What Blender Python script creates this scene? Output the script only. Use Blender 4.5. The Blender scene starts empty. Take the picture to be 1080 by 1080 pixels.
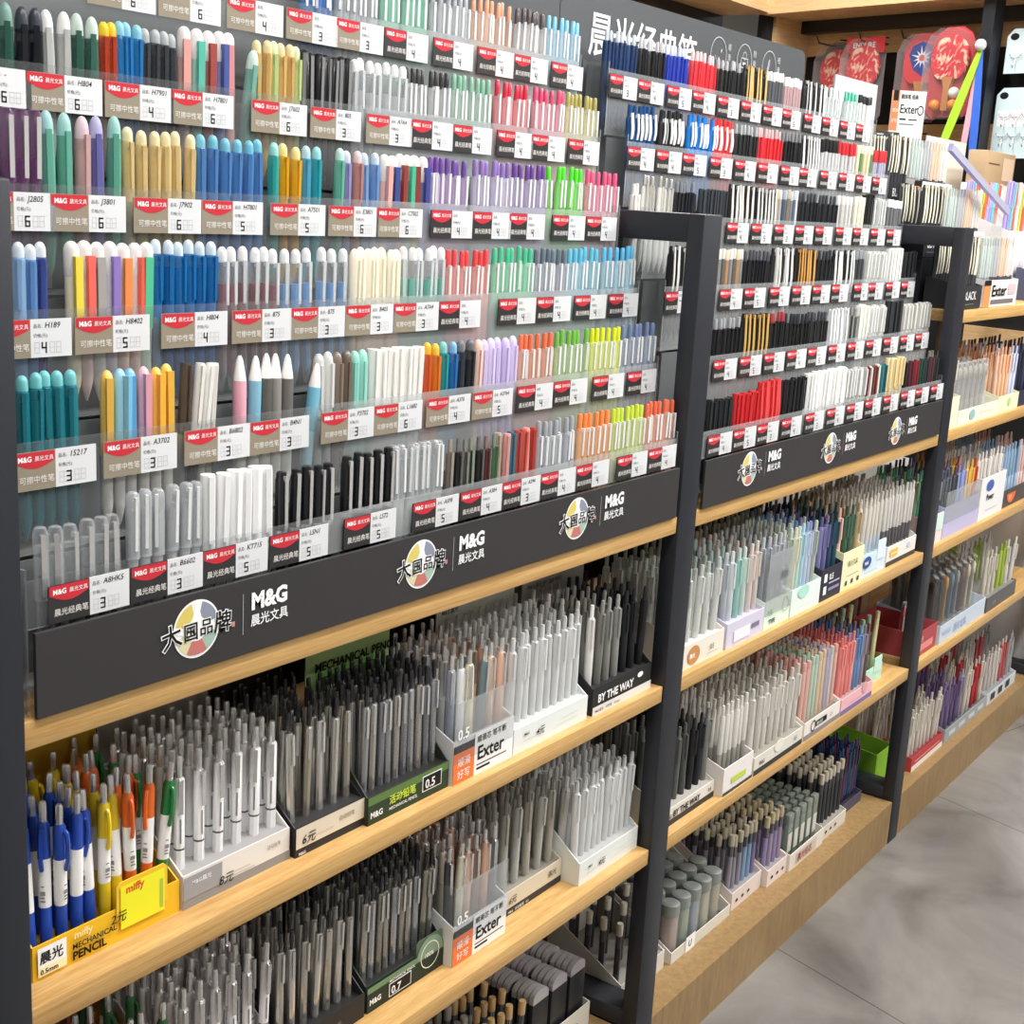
import bpy, bmesh, math, random
from mathutils import Vector, Matrix
D = bpy.data; SC = bpy.context.scene; COL = SC.collection
RND = random.Random(11)
R = math.radians

def lin(h):
    h = h.lstrip('#')
    if len(h) == 3: h = ''.join(c * 2 for c in h)
    out = []
    for i in (0, 2, 4):
        v = int(h[i:i + 2], 16) / 255
        out.append(v / 12.92 if v <= .04045 else ((v + .055) / 1.055) ** 2.4)
    return (*out, 1.0)

# ------------------------------------------------------------------ materials
MATS = {}
def nodes(name):
    m = D.materials.new(name); m.use_nodes = True
    nt = m.node_tree
    return m, nt, nt.nodes['Principled BSDF'], nt.nodes['Material Output']

def solid(name, hexc, rough=.5, metal=0., coat=0., spec=.5):
    if name in MATS: return MATS[name]
    m, nt, b, o = nodes(name)
    b.inputs['Base Color'].default_value = lin(hexc)
    b.inputs['Roughness'].default_value = rough
    b.inputs['Metallic'].default_value = metal
    b.inputs['Coat Weight'].default_value = coat
    b.inputs['Specular IOR Level'].default_value = spec
    MATS[name] = m
    return m

def ink(hexc):
    return solid('print_' + hexc.lstrip('#'), hexc, .6, spec=.2)

def tint_mat(name, rough, metal=0., coat=0., alpha=None, lighten=.35):
    """plastic whose colour comes from each object's own colour"""
    m, nt, b, o = nodes(name)
    oi = nt.nodes.new('ShaderNodeObjectInfo')
    nt.links.new(oi.outputs['Color'], b.inputs['Base Color'])
    b.inputs['Roughness'].default_value = rough
    b.inputs['Metallic'].default_value = metal
    b.inputs['Coat Weight'].default_value = coat
    if alpha is not None:
        tr = nt.nodes.new('ShaderNodeBsdfTransparent')
        mx = nt.nodes.new('ShaderNodeMix'); mx.data_type = 'RGBA'
        mx.inputs[0].default_value = lighten
        nt.links.new(oi.outputs['Color'], mx.inputs[6]); mx.inputs[7].default_value = (1, 1, 1, 1)
        nt.links.new(mx.outputs[2], tr.inputs['Color'])
        lw = nt.nodes.new('ShaderNodeLayerWeight'); lw.inputs[0].default_value = .35
        mr = nt.nodes.new('ShaderNodeMapRange')
        mr.inputs[3].default_value = alpha; mr.inputs[4].default_value = min(1, alpha + .4)
        nt.links.new(lw.outputs['Facing'], mr.inputs[0])
        ms = nt.nodes.new('ShaderNodeMixShader')
        nt.links.new(mr.outputs[0], ms.inputs[0]); nt.links.new(tr.outputs[0], ms.inputs[1]); nt.links.new(b.outputs[0], ms.inputs[2])
        nt.links.new(ms.outputs[0], o.inputs['Surface'])
    MATS[name] = m
    return m

def clear_mat(name, tint, fac, rough=.05, haze=.0):
    m, nt, b, o = nodes(name)
    tr = nt.nodes.new('ShaderNodeBsdfTransparent'); tr.inputs['Color'].default_value = lin(tint)
    b.inputs['Base Color'].default_value = (.75, .77, .78, 1); b.inputs['Roughness'].default_value = rough
    lw = nt.nodes.new('ShaderNodeLayerWeight'); lw.inputs[0].default_value = .25
    mr = nt.nodes.new('ShaderNodeMapRange'); mr.inputs[3].default_value = fac; mr.inputs[4].default_value = min(1, fac + .28)
    nt.links.new(lw.outputs['Fresnel'], mr.inputs[0])
    ms = nt.nodes.new('ShaderNodeMixShader')
    nt.links.new(mr.outputs[0], ms.inputs[0]); nt.links.new(tr.outputs[0], ms.inputs[1]); nt.links.new(b.outputs[0], ms.inputs[2])
    nt.links.new(ms.outputs[0], o.inputs['Surface'])
    MATS[name] = m
    return m

def wood(name, c1, c2, stretch, scale=1.0, rough=.45, rot=None):
    m, nt, b, o = nodes(name)
    tc = nt.nodes.new('ShaderNodeTexCoord'); mp = nt.nodes.new('ShaderNodeMapping')
    nt.links.new(tc.outputs['Object'], mp.inputs[0]); mp.inputs['Scale'].default_value = stretch
    n1 = nt.nodes.new('ShaderNodeTexNoise'); n1.inputs['Scale'].default_value = 9 * scale; n1.inputs['Detail'].default_value = 5
    n2 = nt.nodes.new('ShaderNodeTexNoise'); n2.inputs['Scale'].default_value = 40 * scale; n2.inputs['Detail'].default_value = 3
    nt.links.new(mp.outputs[0], n1.inputs[0]); nt.links.new(mp.outputs[0], n2.inputs[0])
    ad = nt.nodes.new('ShaderNodeMath'); ad.operation = 'MULTIPLY_ADD'; ad.inputs[1].default_value = .45
    nt.links.new(n2.outputs[0], ad.inputs[0]); 
    m2 = nt.nodes.new('ShaderNodeMath'); m2.operation = 'MULTIPLY'; m2.inputs[1].default_value = .6
    nt.links.new(n1.outputs[0], m2.inputs[0]); nt.links.new(m2.outputs[0], ad.inputs[2])
    cr = nt.nodes.new('ShaderNodeValToRGB')
    cr.color_ramp.elements[0].position = .36; cr.color_ramp.elements[0].color = lin(c1)
    cr.color_ramp.elements[1].position = .66; cr.color_ramp.elements[1].color = lin(c2)
    nt.links.new(ad.outputs[0], cr.inputs[0]); nt.links.new(cr.outputs[0], b.inputs['Base Color'])
    b.inputs['Roughness'].default_value = rough
    MATS[name] = m
    return m

T_OPAQ = tint_mat('tinted_plastic', .28, coat=.25)
T_MATT = tint_mat('tinted_card', .6)
T_CLEAR = tint_mat('tinted_clear_plastic', .15, coat=.4, alpha=.50, lighten=.65)
T_GLASS = tint_mat('tinted_glassy_plastic', .10, coat=.6, alpha=.34, lighten=.8)
T_CRYSTAL = tint_mat('tinted_crystal_plastic', .08, coat=.6, alpha=.10, lighten=.85)
T_FROST = tint_mat('tinted_frosted_plastic', .35, alpha=.72, lighten=.6)
T_METAL = tint_mat('tinted_metal', .24, metal=.78, coat=.2)
DCHROME = solid('dark_chrome', '#4b4b4e', .22, metal=.7)
SILVER = solid('polished_metal', '#e6e6e6', .26, metal=.75)
ACRYL = clear_mat('clear_acrylic', '#f7f8f8', .035)
PVC = clear_mat('clear_film', '#f3f4f4', .06, .1)
BLISTER = clear_mat('blister_plastic', '#f6f7f7', .05, .06)
BLACKP = solid('black_powder_coat', '#1e2129', .45)
DARK = solid('dark_panel', '#17181b', .7)
FASCIA = solid('black_fascia', '#2e2c2d', .55)
HEADER = solid('grey_header_board', '#54575a', .38)
RACKBACK = solid('rack_back_panel', '#6d7072', .5)
WHITE = solid('white_plastic', '#eeeeee', .4)
WOOD = wood('oak_laminate', '#b4874b', '#d2ac70', (.9, 14, 46))
WOOD_DIM = wood('oak_laminate_dimmed', '#806641', '#9d7f54', (9, 9, 1.2))  # same oak laminate, darkened to paint in the dim light near the floor
WOOD_B = wood('oak_wall_panel', '#d2aa7a', '#eccb9a', (1.5, 1.5, 22))

# ------------------------------------------------------------------ mesh building
class MB:
    def __init__(s): s.v = []; s.f = []; s.m = []; s.slots = []
    def slot(s, mat):
        if mat not in s.slots: s.slots.append(mat)
        return s.slots.index(mat)
    def add(s, vs, fs, mat, M=None):
        k = len(s.v); i = s.slot(mat)
        s.v += [tuple(M @ Vector(p)) if M else tuple(p) for p in vs]
        s.f += [tuple(k + j for j in f) for f in fs]; s.m += [i] * len(fs)
        return s
    def box(s, a, b, mat, M=None):
        x0, y0, z0 = a; x1, y1, z1 = b
        vs = [(x0, y0, z0), (x1, y0, z0), (x1, y1, z0), (x0, y1, z0), (x0, y0, z1), (x1, y0, z1), (x1, y1, z1), (x0, y1, z1)]
        return s.add(vs, [(0, 3, 2, 1), (4, 5, 6, 7), (0, 1, 5, 4), (1, 2, 6, 5), (2, 3, 7, 6), (3, 0, 4, 7)], mat, M)
    def bevbox(s, a, b, mat, r=.002, M=None):
        bm = bmesh.new(); bmesh.ops.create_cube(bm, size=1)
        c = [(a[i] + b[i]) / 2 for i in range(3)]; d = [b[i] - a[i] for i in range(3)]
        for v in bm.verts: v.co = Vector([c[i] + v.co[i] * d[i] for i in range(3)])
        bmesh.ops.bevel(bm, geom=bm.edges[:], offset=r, segments=2, affect='EDGES', profile=.5)
        bm.verts.index_update()
        s.add([v.co.copy() for v in bm.verts], [[v.index for v in f.verts] for f in bm.faces], mat, M); bm.free()
        return s
    def lathe(s, prof, mat, seg=10, M=None, sx=1., sy=1.):
        vs = []; fs = []; rings = []
        for r, z in prof:
            if r <= 1e-6: rings.append([len(vs)]); vs.append((0, 0, z))
            else:
                rings.append(list(range(len(vs), len(vs) + seg)))
                vs += [(r * sx * math.cos(2 * math.pi * i / seg), r * sy * math.sin(2 * math.pi * i / seg), z) for i in range(seg)]
        for a, b in zip(rings, rings[1:]):
            for i in range(seg):
                j = (i + 1) % seg
                q = [a[i % len(a)], a[j % len(a)], b[j % len(b)], b[i % len(b)]]
                q2 = []
                for x in q:
                    if x not in q2: q2.append(x)
                if len(q2) > 2: fs.append(tuple(q2))
        if len(rings[0]) > 1: fs.append(tuple(reversed(rings[0])))
        if len(rings[-1]) > 1: fs.append(tuple(rings[-1]))
        return s.add(vs, fs, mat, M)
    def poly(s, pts, mat, M=None, t=0.):
        """flat outline in the x-z plane facing -y; t gives it thickness"""
        n = len(pts)
        if t <= 0: return s.add([(x, 0, z) for x, z in pts], [tuple(range(n))], mat, M)
        vs = [(x, 0, z) for x, z in pts] + [(x, t, z) for x, z in pts]
        fs = [tuple(range(n)), tuple(range(2 * n - 1, n - 1, -1))] + [(i, i + n, (i + 1) % n + n, (i + 1) % n) for i in range(n)]
        return s.add(vs, fs, mat, M)
    def tube(s, pts, r, mat, seg=6, M=None):
        pts = [Vector(p) for p in pts]; vs = []; fs = []
        for k, p in enumerate(pts):
            d = (pts[min(k + 1, len(pts) - 1)] - pts[max(k - 1, 0)]).normalized()
            a = d.orthogonal().normalized() if k == 0 else (a - d * a.dot(d)).normalized()
            b = d.cross(a)
            vs += [p + (a * math.cos(2 * math.pi * i / seg) + b * math.sin(2 * math.pi * i / seg)) * r for i in range(seg)]
        for k in range(len(pts) - 1):
            for i in range(seg):
                j = (i + 1) % seg
                fs.append((k * seg + i, k * seg + j, (k + 1) * seg + j, (k + 1) * seg + i))
        fs.append(tuple(reversed(range(seg)))); fs.append(tuple(range((len(pts) - 1) * seg, len(pts) * seg)))
        return s.add(vs, fs, mat, M)
    def text(s, string, x, z, size, mat, bold=.0, y=-.0004, align='LEFT', shear=0., sx=1., rot=0.):
        vs, fs = glyphs(string, bold, align, shear)
        c, q = math.cos(rot), math.sin(rot)
        P = [(x + size * (a * sx * c - b * q), y, z + size * (a * sx * q + b * c)) for a, b in vs]
        return s.add(P, fs, mat)
    def disc(s, cx, cz, rx, rz, mat, y=-.0003, n=28, a0=0., a1=2 * math.pi):
        full = a1 - a0 > 6.28
        pts = [(cx + rx * math.cos(a0 + (a1 - a0) * i / n), y, cz + rz * math.sin(a0 + (a1 - a0) * i / n)) for i in range(n if full else n + 1)]
        if not full: pts.append((cx, y, cz))
        return s.add(pts, [tuple(range(len(pts)))], mat)
    def ring(s, cx, cz, r0, r1, mat, y=-.0004, n=32):
        vs = []; fs = []
        for i in range(n):
            a = 2 * math.pi * i / n
            vs += [(cx + r0 * math.cos(a), y, cz + r0 * math.sin(a)), (cx + r1 * math.cos(a), y, cz + r1 * math.sin(a))]
        for i in range(n):
            j = (i + 1) % n
            fs.append((2 * i, 2 * i + 1, 2 * j + 1, 2 * j))
        return s.add(vs, fs, mat)
    def rect(s, x0, z0, x1, z1, mat, y=-.0003):
        return s.add([(x0, y, z0), (x1, y, z0), (x1, y, z1), (x0, y, z1)], [(0, 1, 2, 3)], mat)
    def mesh(s, name, smooth=True):
        me = D.meshes.new(name); me.from_pydata(s.v, [], s.f)
        for m in s.slots: me.materials.append(m)
        if len(s.slots) > 1: me.polygons.foreach_set('material_index', s.m)
        if smooth:
            me.polygons.foreach_set('use_smooth', [True] * len(s.f)); me.set_sharp_from_angle(angle=R(42))
        else: me.polygons.foreach_set('use_smooth', [False] * len(s.f))
        me.update()
        return me

_GL = {}
def glyphs(string, bold, align, shear):
    k = (string, bold, align, shear)
    if k not in _GL:
        cu = D.curves.new('lettering', 'FONT'); cu.body = string; cu.size = 1.; cu.resolution_u = 2
        cu.offset = bold; cu.align_x = align; cu.shear = shear
        o = D.objects.new('lettering', cu); COL.objects.link(o)
        dg = bpy.context.evaluated_depsgraph_get(); dg.update()
        me = o.evaluated_get(dg).to_mesh()
        _GL[k] = ([(v.co.x, v.co.y) for v in me.vertices], [tuple(p.vertices) for p in me.polygons])
        o.evaluated_get(dg).to_mesh_clear()
        D.objects.remove(o); D.curves.remove(cu)
    return _GL[k]

def link(name, me, parent=None, loc=None, color=None, rot=None):
    o = D.objects.new(name, me); COL.objects.link(o)
    if parent: o.parent = parent
    if loc is not None: o.location = loc
    if rot is not None: o.rotation_euler = rot
    if color: o.color = lin(color)
    return o

def thing(o, label, cat, group=None, kind=None):
    if isinstance(o, str):
        o = link(o, None)
    o['label'] = label; o['category'] = cat
    if group: o['group'] = group
    if kind: o['kind'] = kind
    return o

def structure(name, mb, smooth=False):
    o = link(name, mb.mesh(name, smooth)); o['kind'] = 'structure'
    return o

# ------------------------------------------------------------------ measured layout (metres)
FA = [
 (1, -1.0656, -0.9794, 6, 'clipcap', [('', '#e2e5e7', '#56575d')], 0.046, 'clear capped pen with long silver clip'),
 (1, -0.9753, -0.8888, 6, 'frostcap', [('', '#d6d8da', '#cfd3d6')], 0.062, 'clear capped pen with frosted cap'),
 (1, -0.8876, -0.7979, 6, 'bigcap', [('', '#f0f0f0', '#e2e4e6')], 0.066, 'white pen with thick white cap'),
 (1, -0.7941, -0.7103, 5, 'execcap', [('', '#17171b', '#f2f2f4')], 0.058, 'glossy black pen with silver clip beside the white caps'),
 (1, -0.7003, -0.6207, 5, 'execcap', [('', '#141418', '#f2f2f4')], 0.062, 'glossy black pen with silver clip beside frosted slim pens'),
 (1, -0.6191, -0.5353, 8, 'frostcap', [('', '#dcdfe1', '#c6cacd')], 0.062, 'slim frosted clear capped pen'),
 (1, -0.5267, -0.4321, 7, 'slimclip', [('taupe', '#7a6f66', '#cfc7bd'), ('black', '#1c1c1e', '#9a9a9a'), ('grey', '#4d5350', '#b0b0a8'), ('bottle green', '#27402f', '#b9c3b4'), ('black', '#1c1c1e', '#9a9a9a'), ('maroon', '#4f1f23', '#b99'), ('leaf green', '#3e6a48', '#a9c0a6')], 0.058, '{c} retractable pen with dark body'),
 (1, -0.4321, -0.3487, 7, 'slimcap', [('beige', '#b79f8d', '#8a7467'), ('rose', '#d9a09a', '#b07a70'), ('teal', '#3d6c7e', '#2d5563'), ('brick red', '#a9433b', '#8d352f'), ('coral', '#c8574c', '#a5463d'), ('pink', '#e0a79f', '#c88'), ('scarlet', '#b33a33', '#8d2d28')], 0.056, '{c} slim capped pen'),
 (1, -0.3487, -0.2627, 7, 'click', [('', '#c9cdd2', '#9aa0a6')], 0.062, 'clear grey click pen'),
 (1, -0.2593, -0.1765, 6, 'click', [('', '#f1c59b', '#ef8a4a')], 0.062, 'orange tinted click pen'),
 (1, -0.1751, -0.0886, 7, 'click', [('', '#dde6a4', '#c4d548')], 0.062, 'lime tinted click pen'),
 (1, -0.0842, 0.0007, 7, 'click', [('', '#eebfae', '#dc6a4a')], 0.062, 'coral tinted click pen'),
 (2, -1.0517, -0.9917, 5, 'dome', [('', '#1f8795', '#7fd0d4')], 0.062, 'dark teal erasable pen'),
 (2, -0.9689, -0.8859, 6, 'bentcap', [('yellow', '#f3c763', '#e9b64a'), ('sky blue', '#8cc6e4', '#6fb3d8'), ('blue', '#79b9e2', '#5ea4d4'), ('pink', '#e9b3bf', '#dc9aa9'), ('golden yellow', '#f2c04f', '#e6ae3a'), ('amber', '#f4c65c', '#e8b444')], 0.06, '{c} round-headed pastel capped pen'),
 (2, -0.8836, -0.8432, 4, 'slimcap', [('dark brown', '#4a3f39', '#3a322d'), ('black-topped white', '#e6e4e0', '#222'), ('white', '#efeeea', '#d8d6d0'), ('pale grey', '#d8d4ce', '#b9b4ad')], 0.06, '{c} leaning capped pen'),
 (2, -0.8106, -0.7331, 5, 'toon', [('pink', '#e8a8b8', '#f3ece8'), ('pale blue', '#7fb6cc', '#f3f0ea'), ('dark speckled', '#5b5854', '#ecebe6'), ('grey speckled', '#8b8883', '#f0efe9'), ('charcoal', '#6b6864', '#f3f1ec')], 0.062, '{c} crayon-shaped pen with white cone top'),
 (2, -0.7277, -0.7028, 1, 'toon', [('', '#74b7cf', '#a9d3e0')], 0.05, 'light blue crayon-shaped pen leaning over'),
 (2, -0.7, -0.6192, 6, 'roundcap', [('silver grey', '#c9c9c7', '#bdbdbb'), ('pale grey', '#d2d2d0', '#c2c2c0'), ('taupe', '#7d6e62', '#6c5f54'), ('brown', '#6f6055', '#5d5047'), ('mint', '#8fd0c2', '#7cc2b3'), ('seafoam', '#9ad6c8', '#84c7b8')], 0.06, '{c} capped pen with rounded head'),
 (2, -0.6162, -0.5324, 8, 'bigcap', [('', '#eceae6', '#dcdbd7')], 0.058, 'ivory white pen with flat clip cap'),
 (2, -0.5273, -0.4332, 6, 'dome', [('red and yellow', '#e06a33', '#f2c534'), ('orange and yellow', '#ea8a2d', '#f4d04a'), ('turquoise', '#2fa9b0', '#8bd6da'), ('blue', '#2f7fc4', '#8fc0e4'), ('slate', '#3d4650', '#7f868e'), ('dark grey', '#2f3338', '#70757a')], 0.06, '{c} see-through erasable pen'),
 (2, -0.4332, -0.3458, 6, 'roundcap', [('peach', '#eec9ba', '#e5b8a6'), ('lilac', '#cfc0e6', '#bfaedd'), ('pale lilac', '#d6c9ea', '#c6b6e0'), ('lavender', '#c9bbe4', '#b9a8da'), ('light violet', '#cdbfe6', '#bdacdc'), ('mauve', '#d3c5e8', '#c2b2de')], 0.06, '{c} capped pen'),
 (2, -0.3417, -0.2658, 6, 'click', [('', '#f0c2ae', '#e0714b')], 0.062, 'salmon tinted click pen'),
 (2, -0.2593, -0.1796, 6, 'click', [('', '#cfe3b8', '#76b24e')], 0.062, 'green tinted click pen'),
 (2, -0.1749, -0.0953, 6, 'click', [('', '#eaf09a', '#d6de2a')], 0.062, 'fluorescent yellow click pen'),
 (2, -0.0928, -0.0004, 6, 'click', [('', '#b9c1d2', '#6d7fa6')], 0.064, 'navy tinted clear click pen'),
 (3, -1.0227, -0.9919, 3, 'dome', [('light blue', '#9cc3e6', '#dfeaf4'), ('blue', '#6f9fd6', '#e4edf5'), ('navy', '#3f54a0', '#e8eef6')], 0.062, '{c} see-through erasable pen by the post'),
 (3, -0.9696, -0.8787, 7, 'capsule', [('yellow', '#e9cf45', '#f6efd2'), ('coral', '#e5655a', '#f8dcd6'), ('grey', '#a9a5a2', '#f0eeec'), ('purple', '#8a72b8', '#e9e2f2'), ('orange', '#ef8b4c', '#f9e2d2'), ('red', '#e2604f', '#f8dcd6'), ('mint green', '#57c89a', '#d9f2e6')], 0.064, '{c} pen with frosted round head'),
 (3, -0.8776, -0.7995, 6, 'dome', [('', '#1878bd', '#dcecf6')], 0.066, 'bright blue erasable pen'),
 (3, -0.7971, -0.7147, 6, 'domeink', [('', '#7d3747', '#f3f3f3')], 0.06, 'clear erasable pen with maroon ink'),
 (3, -0.7134, -0.6103, 6, 'domeink', [('', '#6fa3d8', '#f3f5f6')], 0.06, 'clear erasable pen with light blue ink'),
 (3, -0.6072, -0.5229, 7, 'roundcap', [('cream', '#efe6cf', '#e9c7ad'), ('ivory', '#efe9d6', '#e8c2a8')], 0.06, '{c} capped pen with peach body'),
 (3, -0.5217, -0.4414, 6, 'domeink', [('', '#58b8a4', '#f5f7f6')], 0.062, 'mint erasable pen with white head'),
 (3, -0.4396, -0.3548, 7, 'click', [('', '#f0b9b4', '#de4a4c')], 0.058, 'red tinted click pen'),
 (3, -0.3489, -0.2582, 7, 'click', [('', '#aee3c8', '#49b88b')], 0.062, 'mint green click pen'),
 (3, -0.256, -0.1826, 6, 'click', [('', '#c3c9d2', '#5f6b7b')], 0.06, 'grey tinted click pen'),
 (3, -0.1803, -0.1016, 6, 'click', [('', '#b9dde8', '#5fb3d0')], 0.062, 'sky blue click pen'),
 (3, -0.0917, 0.0013, 6, 'click', [('', '#bfe0ec', '#5db2da')], 0.064, 'light blue click pen at the rack end'),
 (4, -1.0022, -0.9654, 3, 'clipcap', [('', '#b57fb4', '#6d3c74')], 0.07, 'purple capped pen with silver clip'),
 (4, -0.9644, -0.8782, 5, 'fat', [('mint', '#7cc9b4', '#a9d8d6'), ('aqua', '#79c4b1', '#a7d6d2'), ('blush', '#dcb6b4', '#e6ccd6'), ('periwinkle', '#7f7fc2', '#b9b9de'), ('seafoam', '#72c0a6', '#a4d9cf')], 0.07, '{c} tall curved see-through pen'),
 (4, -0.875, -0.79, 6, 'dome', [('', '#e6cf95', '#f1e6bb')], 0.062, 'pale gold erasable pen'),
 (4, -0.79, -0.6968, 6, 'dome', [('', '#5b93cf', '#7cc6dd')], 0.062, 'blue erasable pen with aqua head'),
 (4, -0.69, -0.612, 5, 'dome', [('teal', '#3bbab4', '#a6e2de'), ('yellow', '#e9b21c', '#f6e6a0'), ('golden', '#eaba2a', '#f6e6a0'), ('sky blue', '#5cb4d6', '#bfe4f0'), ('turquoise', '#35b3c0', '#a2e0e2')], 0.06, '{c} bright see-through erasable pen'),
 (4, -0.5926, -0.517, 5, 'dome', [('mint', '#79c8b2', '#c9efe6'), ('lavender', '#a9a3d2', '#dcdaf0'), ('dusty pink', '#c9948c', '#ecd4d4'), ('sky blue', '#8db4e0', '#cfe1f4'), ('blue', '#7fa9dc', '#cfe1f4')], 0.06, '{c} pastel pen with shiny clip'),
 (4, -0.517, -0.4333, 6, 'capsule', [('pink', '#e8a8a0', '#f0c4be'), ('navy', '#3a4a8c', '#6b86c4'), ('brick red', '#8e3a34', '#d98a7c'), ('teal green', '#46b08e', '#8fd6bc'), ('maroon', '#87362f', '#d9b04a'), ('indigo', '#3c4590', '#7a82c4')], 0.06, '{c} multicoloured clip pen'),
 (4, -0.4316, -0.3537, 7, 'click', [('', '#cdb9dc', '#6d4a98')], 0.06, 'purple topped click pen'),
 (4, -0.3402, -0.2592, 7, 'click', [('', '#d9d2e6', '#8f73b4')], 0.062, 'lavender click pen'),
 (4, -0.2571, -0.1809, 6, 'click', [('', '#cfc4de', '#6a4592')], 0.062, 'violet click pen'),
 (4, -0.1741, -0.0871, 6, 'click', [('', '#a6eb8e', '#54d433')], 0.064, 'neon green click pen'),
 (4, -0.0871, 0.0043, 6, 'click', [('', '#f2b6c6', '#df5b86')], 0.062, 'pink click pen at the rack end'),
 (5, -0.9755, -0.8714, 7, 'fat', [('forest green', '#34685a', '#7fa79c'), ('ink black', '#23272f', '#3a3f48'), ('navy black', '#23262d', '#3a3f48'), ('white', '#d9dad8', '#efefef'), ('light grey', '#cfd0ce', '#ecece9'), ('deep green', '#3a6c5d', '#c9d8d0'), ('sage green', '#4d8071', '#d6e4dc')], 0.056, '{c} plump smooth pen'),
 (5, -0.8693, -0.8508, 2, 'dome', [('', '#c24a2e', '#efcf2e')], 0.054, 'red pen with yellow see-through top'),
 (5, -0.8497, -0.8217, 3, 'dome', [('', '#2f86c6', '#8fcfe6')], 0.056, 'bright blue see-through pen'),
 (5, -0.8217, -0.7772, 4, 'dome', [('', '#454a50', '#b9bfc2')], 0.054, 'smoky grey see-through pen'),
 (5, -0.7748, -0.6979, 5, 'capsule', [('pink', '#e5a49e', '#f0c3be'), ('turquoise', '#55b3a0', '#a3d9cd'), ('brick red', '#9a4540', '#d2776a'), ('navy', '#46579a', '#7d8cc4'), ('rose pink', '#e09a98', '#efc0ba')], 0.062, '{c} pen with broad coloured clip'),
 (5, -0.6953, -0.6766, 2, 'fat', [('', '#8fc9bc', '#cfe6df')], 0.05, 'pale mint pen leaning sideways'),
 (5, -0.6752, -0.605, 6, 'dome', [('gold', '#e3c27e', '#f0e2b0'), ('amber', '#e0bd78', '#efe0ae'), ('pale lime', '#cfe0a0', '#e0efc4')], 0.062, '{c} see-through erasable pen'),
 (5, -0.605, -0.5258, 7, 'execcap', [('', '#1d1d20', '#b9bbc0')], 0.058, 'black pen with silver tip'),
 (5, -0.5242, -0.429, 7, 'domeink', [('', '#b8bbbd', '#f2f3f4')], 0.06, 'clear pen with white head'),
 (5, -0.429, -0.3432, 8, 'click', [('', '#cfd0d2', '#3a3a3c')], 0.06, 'clear click pen with dark button'),
 (5, -0.3413, -0.2561, 7, 'click', [('', '#c8ddd0', '#7fae96')], 0.06, 'pale sage click pen'),
 (5, -0.2457, -0.1748, 6, 'click', [('', '#f2aeb4', '#c8324a')], 0.062, 'crimson topped click pen'),
 (5, -0.1614, -0.0873, 6, 'click', [('', '#f4c0cb', '#d24a70')], 0.062, 'rose topped click pen'),
 (5, -0.085, 0.002, 7, 'click', [('', '#e9e3bd', '#a99f5c')], 0.062, 'olive topped click pen at the rack end'),
 (6, -0.5659, -0.5122, 5, 'click', [('', '#5f8cc8', '#3f62a4')], 0.062, 'deep blue click pen'),
 (6, -0.5091, -0.4351, 7, 'click', [('', '#c3c7cc', '#8a8f96')], 0.064, 'clear grey click pen'),
 (6, -0.4317, -0.3443, 7, 'click', [('', '#aee0cc', '#5bbf9c')], 0.064, 'mint tinted click pen'),
 (6, -0.3368, -0.2571, 6, 'click', [('', '#d6d9dc', '#aab0b6')], 0.062, 'plain clear click pen'),
 (6, -0.2531, -0.1646, 7, 'click', [('', '#ecd2c0', '#d99f80')], 0.062, 'peach tinted click pen'),
 (6, -0.1624, -0.0829, 6, 'click', [('', '#dcd9d9', '#5a5252')], 0.062, 'clear click pen with brown button'),
 (6, -0.0806, 0.0048, 6, 'click', [('', '#c8e2ee', '#86c6e6')], 0.062, 'ice blue click pen at the rack end'),
]
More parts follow.
